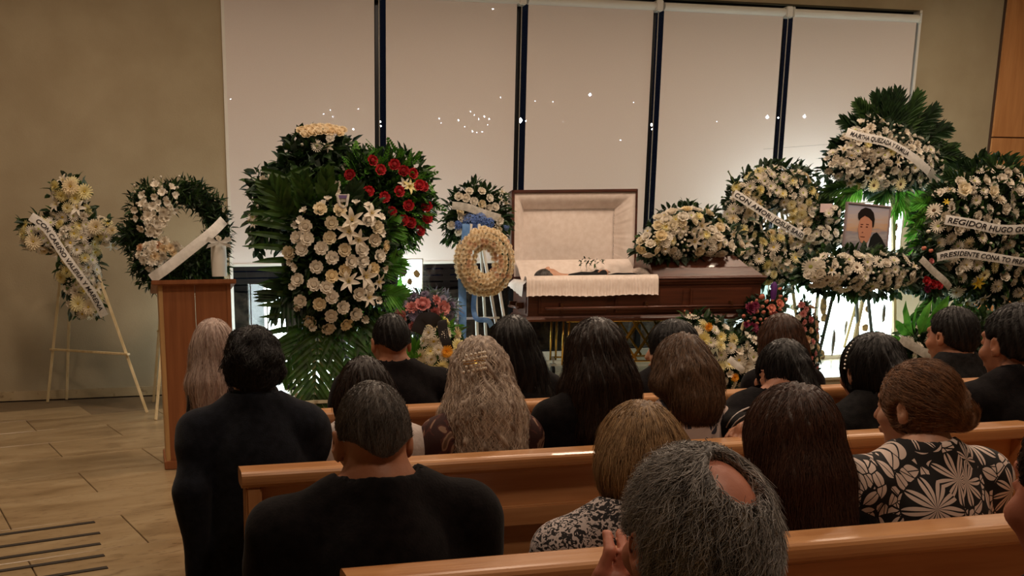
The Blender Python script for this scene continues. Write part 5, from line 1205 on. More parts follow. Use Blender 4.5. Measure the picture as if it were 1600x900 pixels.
# ================================================================== PEOPLE
class Field:
    def __init__(s, xs, ys, zs):
        s.x, s.y, s.z = xs, ys, zs; s.F = np.full((len(xs), len(ys), len(zs)), 0.5)
    def sl(s, lo, hi, pad):
        r = []
        for a, l, h in zip((s.x, s.y, s.z), lo, hi):
            i = np.searchsorted(a, l - pad); j = np.searchsorted(a, h + pad); r.append(slice(max(0, i - 1), min(len(a), j + 1)))
        return tuple(r)
    def add(s, fn, lo, hi, k=0.02, op='u', pad=0.06):
        sl = s.sl(lo, hi, pad + k); 
        if any(q.stop - q.start < 1 for q in sl): return
        X = s.x[sl[0]][:, None, None]; Y = s.y[sl[1]][None, :, None]; Z = s.z[sl[2]][None, None, :]
        d = fn(X, Y, Z); A = s.F[sl]
        if op == 's':   # smooth subtract
            d = -d; h = np.clip(0.5 + 0.5 * (A - d) / k, 0, 1) if k else (A > d); s.F[sl] = (d + (A - d) * h + k * h * (1 - h)) if k else np.maximum(A, d)
        elif op == 'i': s.F[sl] = np.maximum(A, d)
        else:
            h = np.clip(0.5 + 0.5 * (A - d) / k, 0, 1); s.F[sl] = A + (d - A) * h - k * h * (1 - h)
    def cone(s, a, b, ra, rb, k=0.02, op='u', sq=(1, 1, 1)):
        a = np.array(a, float); b = np.array(b, float); ba = b - a; bb = max(1e-9, ba @ ba)
        def fn(X, Y, Z):
            px, py, pz = X - a[0], Y - a[1], Z - a[2]
            h = np.clip((px * ba[0] + py * ba[1] + pz * ba[2]) / bb, 0, 1)
            return np.sqrt(((px - ba[0] * h) / sq[0]) ** 2 + ((py - ba[1] * h) / sq[1]) ** 2 + ((pz - ba[2] * h) / sq[2]) ** 2) - (ra + (rb - ra) * h)
        m = max(ra, rb) * max(sq); s.add(fn, np.minimum(a, b) - m, np.maximum(a, b) + m, k, op)
    def ell(s, c, r, k=0.02, op='u', R=None, pad=0.06):
        c = np.array(c, float); r = np.array(r, float)
        def fn(X, Y, Z):
            px, py, pz = X - c[0], Y - c[1], Z - c[2]
            if R is not None: px, py, pz = R[0][0]*px+R[1][0]*py+R[2][0]*pz, R[0][1]*px+R[1][1]*py+R[2][1]*pz, R[0][2]*px+R[1][2]*py+R[2][2]*pz
            k0 = np.sqrt((px / r[0]) ** 2 + (py / r[1]) ** 2 + (pz / r[2]) ** 2); k1 = np.sqrt((px / r[0]**2) ** 2 + (py / r[1]**2) ** 2 + (pz / r[2]**2) ** 2)
            return k0 * (k0 - 1) / np.maximum(k1, 1e-6)
        m = r if R is None else np.array([max(r)] * 3); s.add(fn, c - m, c + m, k, op, pad)
    def sample(s, Pn):
        idx = []; fr = []
        for a, q in zip((s.x, s.y, s.z), Pn.T):
            i = np.clip(np.searchsorted(a, q) - 1, 0, len(a) - 2); idx.append(i); fr.append(np.clip((q - a[i]) / (a[i + 1] - a[i]), 0, 1))
        out = 0
        for dx in (0, 1):
            for dy in (0, 1):
                for dz in (0, 1):
                    w_ = (fr[0] if dx else 1 - fr[0]) * (fr[1] if dy else 1 - fr[1]) * (fr[2] if dz else 1 - fr[2])
                    out = out + w_ * s.F[idx[0] + dx, idx[1] + dy, idx[2] + dz]
        return out
    def grad(s, Pn, e=0.006):
        g = np.stack([s.sample(Pn + np.eye(3)[k] * e) - s.sample(Pn - np.eye(3)[k] * e) for k in range(3)], 1)
        return g / np.maximum(np.linalg.norm(g, axis=1, keepdims=True), 1e-6)
    def mesh(s, name, mats, noise_amp=0.0, noise_f=30, seed=0):
        F = s.F; In = F < 0; nx, ny, nz = F.shape
        G = np.stack(np.meshgrid(s.x, s.y, s.z, indexing='ij'), -1)
        acc = np.zeros((nx - 1, ny - 1, nz - 1, 3)); cnt = np.zeros((nx - 1, ny - 1, nz - 1))
        faces = []
        cr = []
        for ax in range(3):
            a0 = [slice(None)] * 3; a1 = [slice(None)] * 3; a0[ax] = slice(0, -1); a1[ax] = slice(1, None); a0 = tuple(a0); a1 = tuple(a1)
            X = In[a0] != In[a1]; I = np.argwhere(X)
            f0 = F[a0][X]; f1 = F[a1][X]; t = (f0 / (f0 - f1))[:, None]; Pt = G[a0][X] * (1 - t) + G[a1][X] * t
            flip = In[a0][X]; o = [(ax + 1) % 3, (ax + 2) % 3]
            quad = []
            ok = np.ones(len(I), bool)
            for du, dv in ((0, 0), (-1, 0), (-1, -1), (0, -1)):
                J = I.copy(); J[:, o[0]] += du; J[:, o[1]] += dv
                v = np.all((J >= 0) & (J < np.array([nx - 1, ny - 1, nz - 1])), axis=1); ok &= v
                Jc = J[v]; np.add.at(acc, (Jc[:, 0], Jc[:, 1], Jc[:, 2]), Pt[v]); np.add.at(cnt, (Jc[:, 0], Jc[:, 1], Jc[:, 2]), 1)
                quad.append(J)
            cr.append((quad, ok, flip))
        act = cnt > 0; ids = -np.ones(act.shape, int); ids[act] = np.arange(act.sum()); V = acc[act] / cnt[act][:, None]
        Q = []
        for quad, ok, flip in cr:
            q = np.stack([ids[J[ok][:, 0], J[ok][:, 1], J[ok][:, 2]] for J in quad], 1); fl_ = flip[ok]
            q[~fl_] = q[~fl_][:, ::-1]; Q.append(q)
        Q = np.concatenate(Q)
        n = s.grad(V)
        if noise_amp:
            R = np.random.RandomState(seed); d = 0
            for k in range(6):
                w_ = R.randn(3) * noise_f; d = d + np.sin(V @ w_ + R.rand() * 6) / 6 * 2
            V = V + n * (d * noise_amp)[:, None]
        me = bpy.data.meshes.new(name); me.vertices.add(len(V)); me.vertices.foreach_set('co', V.ravel())
        me.loops.add(len(Q) * 4); me.loops.foreach_set('vertex_index', Q.ravel()); me.polygons.add(len(Q)); me.polygons.foreach_set('loop_start', np.arange(len(Q)) * 4); me.polygons.foreach_set('loop_total', np.full(len(Q), 4))
        me.polygons.foreach_set('use_smooth', [True] * len(Q)); me.update(); me.validate()
        for m in (mats if isinstance(mats, (list, tuple)) else [mats]): me.materials.append(m)
        s.V, s.N, s.Q = V, n, Q
        return me
def axis(lo, hi, step, fine=()):
    out = [lo]; p = lo
    while p < hi:
        st = step
        for a, b_, f in fine:
            if a - .5 * step <= p < b_: st = min(st, f)
        p += st; out.append(p)
    return np.array(out)

def rotm(yaw, pitch, roll=0):
    return np.array(Matrix.Rotation(yaw, 3, 'Z') @ Matrix.Rotation(pitch, 3, 'X') @ Matrix.Rotation(roll, 3, 'Y'))

def skin(name, c, c2=None):
    m = noisy(name, c, c2 or c, scale=14, rough=0.5, bump=0.05, bscale=120)
    b_ = m.node_tree.nodes['Principled BSDF']; b_.inputs['Subsurface Weight'].default_value = 0.08; b_.inputs['Subsurface Radius'].default_value = (.02, .008, .004); b_.inputs['Subsurface Scale'].default_value = 0.5
    return m
MT['skin1'] = skin('skin_tan', srgb(164, 108, 80), srgb(182, 124, 94))
MT['skin2'] = skin('skin_warm', srgb(178, 122, 94), srgb(194, 138, 108))
MT['skin3'] = skin('skin_light', srgb(196, 146, 120), srgb(208, 160, 132))
MT['skin4'] = skin('skin_ruddy', srgb(172, 104, 80), srgb(196, 128, 104))
def hairmat(name, c1, c2, rough=.45):
    m, t, b_ = nt(name); hi = N(t, 'ShaderNodeHairInfo'); tc = N(t, 'ShaderNodeTexCoord'); nz = N(t, 'ShaderNodeTexNoise'); mp = N(t, 'ShaderNodeMapping'); mp.inputs['Scale'].default_value = (70, 70, 7)
    t.links.new(tc.outputs['Object'], mp.inputs[0]); t.links.new(mp.outputs[0], nz.inputs[0]); nz.inputs['Scale'].default_value = 1.0; nz.inputs['Detail'].default_value = 3
    ad = N(t, 'ShaderNodeMath', operation='ADD'); t.links.new(nz.outputs[0], ad.inputs[0]); ml = N(t, 'ShaderNodeMath', operation='MULTIPLY'); ml.inputs[1].default_value = .5; t.links.new(hi.outputs['Random'], ml.inputs[0]); t.links.new(ml.outputs[0], ad.inputs[1])
    cr = N(t, 'ShaderNodeValToRGB'); cr.color_ramp.elements[0].color = c1; cr.color_ramp.elements[1].color = c2; cr.color_ramp.elements[0].position = .35; cr.color_ramp.elements[1].position = 1.0
    t.links.new(ad.outputs[0], cr.inputs[0]); t.links.new(cr.outputs[0], b_.inputs['Base Color']); b_.inputs['Roughness'].default_value = rough; b_.inputs['Specular IOR Level'].default_value = .35
    return m
HM = dict(black=hairmat('hair_black', srgb(14, 12, 13), srgb(34, 30, 30)), dark=hairmat('hair_dark_brown', srgb(22, 15, 12), srgb(54, 36, 26)), brown=hairmat('hair_brown', srgb(44, 26, 18), srgb(92, 58, 38)),
          ash=hairmat('hair_ash_brown', srgb(64, 46, 34), srgb(124, 96, 74)), auburn=hairmat('hair_auburn', srgb(42, 27, 22), srgb(88, 59, 46)), grey=hairmat('hair_grey', srgb(70, 68, 68), srgb(190, 186, 184)),
          silver=hairmat('hair_silver_curly', srgb(120, 102, 90), srgb(228, 210, 192)), blonde=hairmat('hair_silver_blonde', srgb(150, 126, 116), srgb(214, 194, 182)), gold=hairmat('hair_golden', srgb(92, 68, 44), srgb(188, 156, 116)),
          copper=hairmat('hair_copper', srgb(60, 39, 28), srgb(148, 106, 74)), pepper=hairmat('hair_pepper', srgb(40, 36, 34), srgb(112, 104, 98)))

def strands(parent, fld, mat_, roots, nsteps, step, flow, rad=0.0007, lift=0.006, seed=0, curl=0.0, name='hair_strands', edge=None):
    R = np.random.RandomState(seed); p = roots.copy(); n = len(p); pts = [p.copy()]; off = R.rand(n) * lift; ph = R.rand(n) * 6.28; live = np.ones(n, bool)
    for i in range(nsteps):
        g = fld.grad(p); d = flow(p, i / nsteps)
        d = d - g * np.sum(d * g, 1, keepdims=True)
        if curl:
            sd = np.cross(g, d); d = d + sd * (curl * np.sin(ph + i * 1.3))[:, None] + g * (curl * .5 * np.cos(ph * 2 + i * 1.1))[:, None]
        d = d / np.maximum(np.linalg.norm(d, axis=1, keepdims=True), .25)
        p = p + d * step
        f = fld.sample(p); p = p - fld.grad(p) * (f - off * (0.4 + 1.6 * (i / nsteps) ** 2))[:, None] * .8
        pts.append(p.copy())
    A = np.stack(pts, 1)   # n, k, 3
    k = nsteps + 1
    hc = bpy.data.hair_curves.new(name); hc.add_curves([k] * n)
    hc.position_data.foreach_set('vector', A.ravel().astype(np.float32))
    ra = hc.attributes.get('radius') or hc.attributes.new('radius', 'FLOAT', 'POINT')
    t = np.linspace(0, 1, k); rr = rad * (1 - .75 * t ** 2); ra.data.foreach_set('value', np.tile(rr, n).astype(np.float32))
    hc.materials.append(mat_); o = bpy.data.objects.new(name, hc); COL.objects.link(o); o.parent = parent
    return o

def person(label, px, top, Y, hs=1.0, sw=.40, build=1.0, hair=None, hairmat_='black', cloth='black_cloth', sleeve='short', skinm='skin1', yaw=0, pitch=0.12, roll=0, seat=.43, arms=None,
           lean=0.0, nstr=1200, collar=None, res=.0105, hres=.008, trousers='black_cloth', gname='people seated in the pews', neckdrop=0.0, shz=None, bodyoff=0.0, noise=.006, srad=.0008, hair_kw={}, kids_=None, nw=1.0, legs=1.0):
    tp = at(px, top, Y); T = tp.z; X0 = tp.x
    root = thing('person', label, 'person', (X0, Y, 0), group=gname)
    hc = np.array([0, 0.0, T - .104 * hs]); Rh = rotm(yaw, -pitch, roll)
    def H(p): return hc + Rh @ (np.array(p, float) * hs)
    nb = np.array([bodyoff * .5, -.055 - lean * .2, T - .210 * hs - neckdrop]); zs = (T - .318 * hs - neckdrop) if shz is None else shz
    bx = bodyoff; hx = sw / 2 - .045; back = -.05 - lean * .3
    SL = [np.array([bx - hx, back, zs]), np.array([bx + hx, back, zs])]
    if arms is None: arms = [None, None]
    A = []
    for i, sd in enumerate((-1, 1)):
        if arms[i] is None:
            el = SL[i] + np.array([sd * .045, .05, -.27]); wr = np.array([bx + sd * .10, .26, seat + .20]); hd = np.array([-sd * .5, .8, -.1])
        else:
            el, wr, hd = [np.array(q, float) for q in arms[i]]; el = el - np.array([X0, Y, 0]); wr = wr - np.array([X0, Y, 0])
        A.append((el, wr, hd / np.linalg.norm(hd)))
    # grids
    lo = np.array([min(-.34, bx - sw/2 - .1), -.26, .0]); hi = np.array([max(.34, bx + sw/2 + .1), .62, T + .03])
    for el, wr, hd in A: 
        lo = np.minimum(lo, np.minimum(el, wr) - .12); hi = np.maximum(hi, np.maximum(el, wr) + np.array([.12, .12, .12]))
    fx = [(-.11 * hs, .11 * hs, hres)]; fy = [(-.13 * hs, .15 * hs, hres)]; fz = [(T - .27 * hs, T + .03, hres), (seat + .05, T - .27 * hs, .018)]
    for i in (0, 1):
        if arms[i] is not None and len(arms[i]) == 3:
            w0 = A[i][1]; fx.append((w0[0] - .1, w0[0] + .1, .006)); fy.append((w0[1] - .1, w0[1] + .1, .006)); fz.append((w0[2] - .1, w0[2] + .12, .006))
    def torso(f, g, arm=1.0):
        """g = extra thickness"""
        b_ = build
        f.ell((bx, back - .005, zs - .13), (sw * .40 + g, .115 * b_ + g, .22 + g), k=.03)
        f.ell((bx, -.04, (zs + seat) / 2 - .04), (.155 * b_ + g, .115 * b_ + g, (zs - seat) * .52), k=.05)
        f.ell((bx, -.02, seat + .10), (.175 * b_ + g, .14 + g, .13 + g), k=.05)
        f.cone(nb + np.array([0, -.012, -.025]), np.array([bx, back - .012, zs - .03]), .056 * nw + g, .095 + g, k=.05)
        f.cone(SL[0] + np.array([.03, 0, .0]), SL[1] - np.array([.03, 0, .0]), .058 + g, .058 + g, k=.03)
        for i, sd in enumerate((-1, 1)):
            f.cone(nb + np.array([sd * .02, 0, .0]), SL[i] + np.array([-sd * .01, 0, .012]), .050 * hs + g, .050 + g, k=.035)
            f.cone(SL[i], SL[i] + (A[i][0] - SL[i]) * .25, .060 * b_ + g, .058 * b_ + g, k=.03)
    def arm_(f, i, g, upto):
        el, wr, hd = A[i]; b_ = .6 + .4 * build
        f.cone(SL[i], el, .054 * b_ + g, .043 * b_ + g, k=.02)
        if upto > 1: f.cone(el, wr, .043 * b_ + g, .029 * b_ + g * .8, k=.015)
    f = Field(axis(lo[0], hi[0], .026, fx), axis(lo[1], hi[1], .028, fy), axis(lo[2], hi[2], .03, fz))
    torso(f, -.012); arm_(f, 0, -.004, 2); arm_(f, 1, -.004, 2)
    for i, sd in enumerate((-1, 1)):
        hp = np.array([bx + sd * .09, 0, seat + .09]); kn = np.array([bx + sd * .12, .44, seat + .07]); an = np.array([bx + sd * .12, .42, .10])
        f.cone(hp, kn, .082 * build, .058, k=.04); f.cone(kn, an, .056, .040, k=.02); f.cone(an + np.array([0, -.02, -.055]), an + np.array([0, .15, -.065]), .036, .03, k=.02)
        el, wr, hd = A[i]; fine = arms[i] is not None
        up = np.array([0, 0, 1.0]) if abs(hd[2]) < .8 else np.array([0, -1.0, 0]); sdv = np.cross(hd, up); sdv /= np.linalg.norm(sdv); up = np.cross(sdv, hd)
        f.cone(wr, wr + hd * .06, .028, .032, k=.012, sq=(1, 1, 1))
        for q in range(4):
            o_ = sdv * (-.030 + .020 * q); ln = (.066, .076, .072, .058)[q]; b0 = wr + hd * .075 + o_; m0 = b0 + hd * ln * .5 - up * .006; e0 = m0 + (hd * .5 - up * .8) * ln * .5
            r_ = .0088 if fine else .011
            f.cone(wr + hd * .02 + o_ * .6, b0, .013, r_ + .001, k=.008); f.cone(b0, m0, r_, r_ * .93, k=.004); f.cone(m0, e0, r_ * .93, r_ * .8, k=.003)
        ts = 1 if sd < 0 else -1
        t0 = wr + hd * .02 + sdv * ts * .022; t1 = t0 + hd * .035 + sdv * ts * .03 - up * .01; t2 = t1 + hd * .032 - up * .01
        f.cone(t0, t1, .013, .011, k=.008); f.cone(t1, t2, .0105, .009, k=.003)
    # head and face
    f.cone(H((0, -.028, -.085)), nb + np.array([0, .0, -.01]), .055 * hs * nw, .060 * hs * nw, k=.03)
    f.ell(H((0, -.010, .0)), np.array((.0745, .096, .100)) * hs, k=.02, R=Rh)
    f.ell(H((0, .038, -.062)), np.array((.058, .058, .082)) * hs, k=.02, R=Rh)
    f.ell(H((0, .070, -.128)), np.array((.024, .020, .018)) * hs, k=.02, R=Rh)
    f.cone(H((-.034, .080, .016)), H((.034, .080, .016)), .012 * hs, .012 * hs, k=.015)
    f.cone(H((0, .090, -.005)), H((0, .112, -.048)), .009 * hs, .014 * hs, k=.012)
    for sd in (-1, 1):
        f.ell(H((sd * .031, .100, -.010)), np.array((.017, .012, .011)) * hs, k=.012, op='s', R=Rh); f.ell(H((sd * .031, .083, -.011)), np.array((.013, .012, .012)) * hs, k=.003, R=Rh)
        f.ell(H((sd * .045, .065, -.05)), np.array((.022, .022, .022)) * hs, k=.02, R=Rh)
        Re = Rh @ np.array(Matrix.Rotation(sd * math.radians(-22), 3, 'Z') @ Matrix.Rotation(math.radians(-10), 3, 'X'))
        f.ell(H((sd * .083, -.010, -.028)), np.array((.010, .021, .034)) * hs, k=.008, R=Re); f.ell(H((sd * .092, -.003, -.022)), np.array((.006, .011, .018)) * hs, k=.004, op='s', R=Re)
        f.ell(H((sd * .080, -.004, -.056)), np.array((.008, .012, .011)) * hs, k=.006, R=Re)
    f.ell(H((0, .098, -.082)), np.array((.024, .010, .006)) * hs, k=.006, R=Rh); f.ell(H((0, .097, -.094)), np.array((.020, .010, .007)) * hs, k=.006, R=Rh)
    body = link('body', f.mesh('body', MT[skinm]), root)
    # clothing
    if cloth:
        ext = .03; fs = [(-9, 9, res)]
        g = Field(axis(lo[0] - ext, hi[0] + ext, res), axis(-.28, max(.30, max(a[1][1] for a in A) + .08), res * 1.15), axis(seat - .06, T - .16 * hs, res))
        torso(g, .007)
        for i in (0, 1):
            if sleeve == 'long': arm_(g, i, .010, 2)
            elif sleeve == 'short':
                el = A[i][0]; q = SL[i] + (el - SL[i]) * .8; g.cone(SL[i], q, .060 * (.6 + .4 * build) + .01, .056 * (.6 + .4 * build) + .008, k=.02)
        if sleeve == 'none':
            for i, sd in enumerate((-1, 1)): g.ell(SL[i] + np.array([sd * .055, 0, -.04]), (.05, .12, .13), k=.01, op='s')
        # neck opening
        g.cone(nb + np.array([0, .02, -.012]) , nb + np.array([0, .02, .2]), .064 * hs * nw, .16, k=.004, op='s')
        g.ell(nb + np.array([0, .09, .0]), (.07, .07, .05), k=.01, op='s')
        cme = g.mesh('top', MT[cloth], noise_amp=noise, noise_f=17, seed=len(label))
        co = link('top', cme, root)
        if collar:
            c_ = MB(); n_ = 28; rr = .064 * hs * nw
            for k in range(n_):
                a = 2 * math.pi * k / n_; dip = -.02 * max(0, math.sin(a)) 
                for dz, dr in (((-.015, .012), (.028, .006), (.032, .0), (.026, -.003), (-.01, .002)) if collar == 'navy_cloth' else ((-.03, .014), (.000, .008), (.004, .003), (.0, -.001), (-.02, .0))):
                    c_.v.append((nb[0] + (rr + dr) * math.cos(a), nb[1] + .005 + (rr + dr) * math.sin(a) * 1.05, nb[2] + dz + dip))
            for k in range(n_):
                for j in range(4):
                    a = k * 5 + j; b2 = ((k + 1) % n_) * 5 + j; c_.f.append((a, b2, b2 + 1, a + 1)); c_.m.append(0)
            c_.build('collar', MT[collar], root, smooth=True)
    tr = Field(axis(bx - .28, bx + .28, .024), axis(-.2, .56, .026), axis(.02, seat + .24, .026))
    tr.ell((bx, -.01, seat + .09), (.19 * build, .155, .12), k=.05)
    for sd in (-1, 1):
        tr.cone((bx + sd * .09, 0, seat + .09), (bx + sd * .12, .44, seat + .07), .095 * build, .07, k=.04); tr.cone((bx + sd * .12, .44, seat + .07), (bx + sd * .12, .42, .12), .068, .06, k=.02)
    link('trousers', tr.mesh('trousers', MT[trousers]), root)
    # hair
    if hair:
        make_hair(root, hair, H, Rh, hs, nb, zs, bx, T, HM[hairmat_], nstr, srad, seed=int(px), **hair_kw)
    root['_h'] = 0; del root['_h']
    return root, H, nb

def make_hair(root, style, H, Rh, hs, nb, zs, bx, T, mat_, nstr, srad, seed=0, L=.3, wd=.10, wave=0.0, vol=.012, patch=None, curl=0.0, bun=None, tail=None, fr=.5, g=.006, side=0.0, parts=None, thick=.05, nape=.085):
    hc = H((0, 0, 0)); R = np.random.RandomState(seed)
    far = .30 + (.1 if style in ('long', 'tail') else 0)
    zlo = hc[2] - .16 * hs - (L if style in ('long', 'tail') else .03)
    f = Field(axis(hc[0] - far * .75, hc[0] + far * .75, g), axis(hc[1] - .27, hc[1] + .22, g), axis(zlo, T + .05, g))
    f.ell(H((0, -.012, .004)), (np.array((.0745, .096, .100)) + vol) * hs, k=.02, R=Rh)
    f.ell(H((0, -.030, -.045)), (np.array((.066, .070, .075)) + vol * .9) * hs, k=.03, R=Rh)
    if style in ('short', 'puffy', 'bald'):
        if style == 'puffy':
            for k in range(26):
                a = R.rand() * 6.28; z = R.uniform(-.3, 1); rr = math.sqrt(1 - z * z) if z > 0 else 1; c = H((.078 * rr * math.cos(a), -.015 + .09 * rr * math.sin(a), .1 * z)); f.ell(c, (.026, .026, .022), k=.02)
        # hairline cuts: nape, temples, forehead
        f.add(lambda X, Y, Z: ((X - hc[0]) * Rh[0][2] + (Y - hc[1]) * Rh[1][2] + (Z - hc[2]) * Rh[2][2]) * -1 - nape * hs - .02 * np.cos((X - hc[0]) * 40), (hc - .4), (hc + .4), op='i')
        f.add(lambda X, Y, Z: ((X - hc[0]) * Rh[0][1] + (Y - hc[1]) * Rh[1][1] + (Z - hc[2]) * Rh[2][1]) - .030 * hs - .55 * np.clip((Z - hc[2]), 0, .1) - 1.3 * np.clip((Z - hc[2]), -.2, 0), hc - .4, hc + .4, op='i')
        for sd in (-1, 1): f.ell(H((sd * .090, .004, -.042)), np.array((.024, .034, .052)) * hs, k=.006, op='s', R=Rh)
    elif style in ('long', 'bob', 'tail', 'updo'):
        top = H((0, -.045, -.02))
        if style == 'bob': f.ell(H((0, -.028, -.055)), np.array((.092 + wd * .2, .085, .105)) * hs, k=.04, R=Rh); 
        if style == 'long':
            e = np.array([hc[0] + side + bx * .4, hc[1] - .115, hc[2] - L]); m = np.array([hc[0] + side * .4, hc[1] - .09, hc[2] - L * .45])
            f.cone(top, m, .078 * hs, wd * .9, k=.05, sq=(1, .62, 1)); f.cone(m, e, wd * .9, wd * .92, k=.05, sq=(1, thick / .08, 1))
            for sd in (-1, 1): f.cone(H((sd * .06, -.01, -.02)), np.array([m[0] + sd * wd * .75, m[1] + .07, m[2]]), .035 * hs, .034, k=.03)
            for sd in (-1, 1): f.cone(np.array([m[0] + sd * wd * .75, m[1] + .07, m[2]]), np.array([e[0] + sd * wd * .85, e[1] + .05, e[2] + .05]), .034, .03, k=.03)
        if style == 'tail':
            q = H((0, -.105, .01)); e = np.array([hc[0] + side, hc[1] - .15, hc[2] - L]); f.cone(q, e + np.array([0, 0, L * .5]), .034, .042, k=.02); f.cone(e + np.array([0, 0, L * .5]), e, .042, .02, k=.02)
        if style in ('updo',) and bun is not None:
            f.ell(H(bun[0]), np.array(bun[1]) * hs, k=.025)
            for k in range(9):
                a = R.rand() * 6.28; f.ell(H(np.array(bun[0]) + np.array((math.cos(a) * bun[1][0] * .7, -.02 * R.rand(), math.sin(a) * bun[1][2] * .7))), (.022, .022, .018), k=.012)
        if bun is not None and style != 'updo': f.ell(H(bun[0]), np.array(bun[1]) * hs, k=.015)
        # face opening
        f.ell(H((0, .135, -.045)), np.array((.068, .075, .10)) * hs, k=.02, op='s', R=Rh)
        if style in ('tail', 'updo'):
            if style == 'updo': f.add(lambda X, Y, Z: -((X - hc[0]) * Rh[0][2] + (Y - hc[1]) * Rh[1][2] + (Z - hc[2]) * Rh[2][2]) - .088 * hs, hc - .4, hc + .4, op='i')
            for sd in (-1, 1): f.ell(H((sd * .088, .012, -.04)), np.array((.026, .034, .046)) * hs, k=.006, op='s', R=Rh)
    if patch is not None:
        for c, r in patch: f.ell(H(c), np.array(r) * hs, k=.006, op='s')
    me = f.mesh('hair', mat_)
    # lock-like relief
    V, Nn = f.V, f.N; d = V - hc; a = np.arctan2(d[:, 0], -d[:, 1]); wz = d[:, 2]
    rel = .0028 * np.sin(a * 23 + 5 * np.sin(wz * 14) + wz * wave * 60) + .002 * np.sin(a * 41 + 8 * np.sin(wz * 9 + a))
    if wave: rel = rel + wave * .006 * np.sin(wz * 95 + 3 * np.sin(a * 7)) + wave * .006 * np.sin(a * 22 + wz * 60)
    me.vertices.foreach_set('co', (V + Nn * rel[:, None]).ravel()); me.update()
    ho = link('hair', me, root)
    # strands
    cr0 = H((0, -.05, .09)); okr = np.where(np.hypot(V[:, 0] - cr0[0], V[:, 1] - cr0[1]) > (.016 if style not in ('short', 'bald', 'puffy', 'updo') else 0))[0]; sel = okr[R.choice(len(okr), size=nstr, replace=len(okr) < nstr)]; P0 = V[sel] + R.randn(nstr, 3) * .003
    crown = H((0, -.05, .09)); up = Rh @ np.array([0, 0, 1.0])
    if style in ('short', 'bald', 'puffy'):
        def flow(p, t): 
            d = p - crown; d[:, 2] -= .03; sw_ = np.cross(d, up) * .5; v = d + sw_; return v / np.maximum(np.linalg.norm(v, axis=1, keepdims=True), .01) + R.randn(len(p), 3) * (.25 if style != 'puffy' else .6)
        strands(ho, f, mat_, P0, 6, .008 if style == 'short' else .012, flow, rad=srad, lift=.004 if style == 'short' else .010, seed=seed, curl=curl)
    elif style == 'updo':
        bc = H(bun[0])
        def flow(p, t):
            d = bc - p; n_ = np.linalg.norm(d, axis=1, keepdims=True); v = d / np.maximum(n_, .01); sw_ = np.cross(v, np.array([0, -1.0, 0])) * np.clip(.09 - n_, 0, .09) * 18; return v * np.clip(n_ * 12, .15, 1) + sw_ + R.randn(len(p), 3) * .12
        strands(ho, f, mat_, P0, 12, .010, flow, rad=srad, lift=.007, seed=seed, curl=curl)
    else:
        lean_ = R.randn(nstr, 3); lean_[:, 2] = 0
        def flow(p, t):
            d = p - crown; d[:, 2] *= .3; hgt = np.clip((p[:, 2:3] - (hc[2] + .03)) / .08, 0, 1); v = d / np.maximum(np.linalg.norm(d, axis=1, keepdims=True), .01) * (hgt * .9 + .03); v[:, 2] -= 1.0; return v + R.randn(len(p), 3) * .16 + lean_ * .10
        strands(ho, f, mat_, P0, 14, .013 if style != 'bob' else .010, flow, rad=srad, lift=.008, seed=seed, curl=curl)
    return ho, f
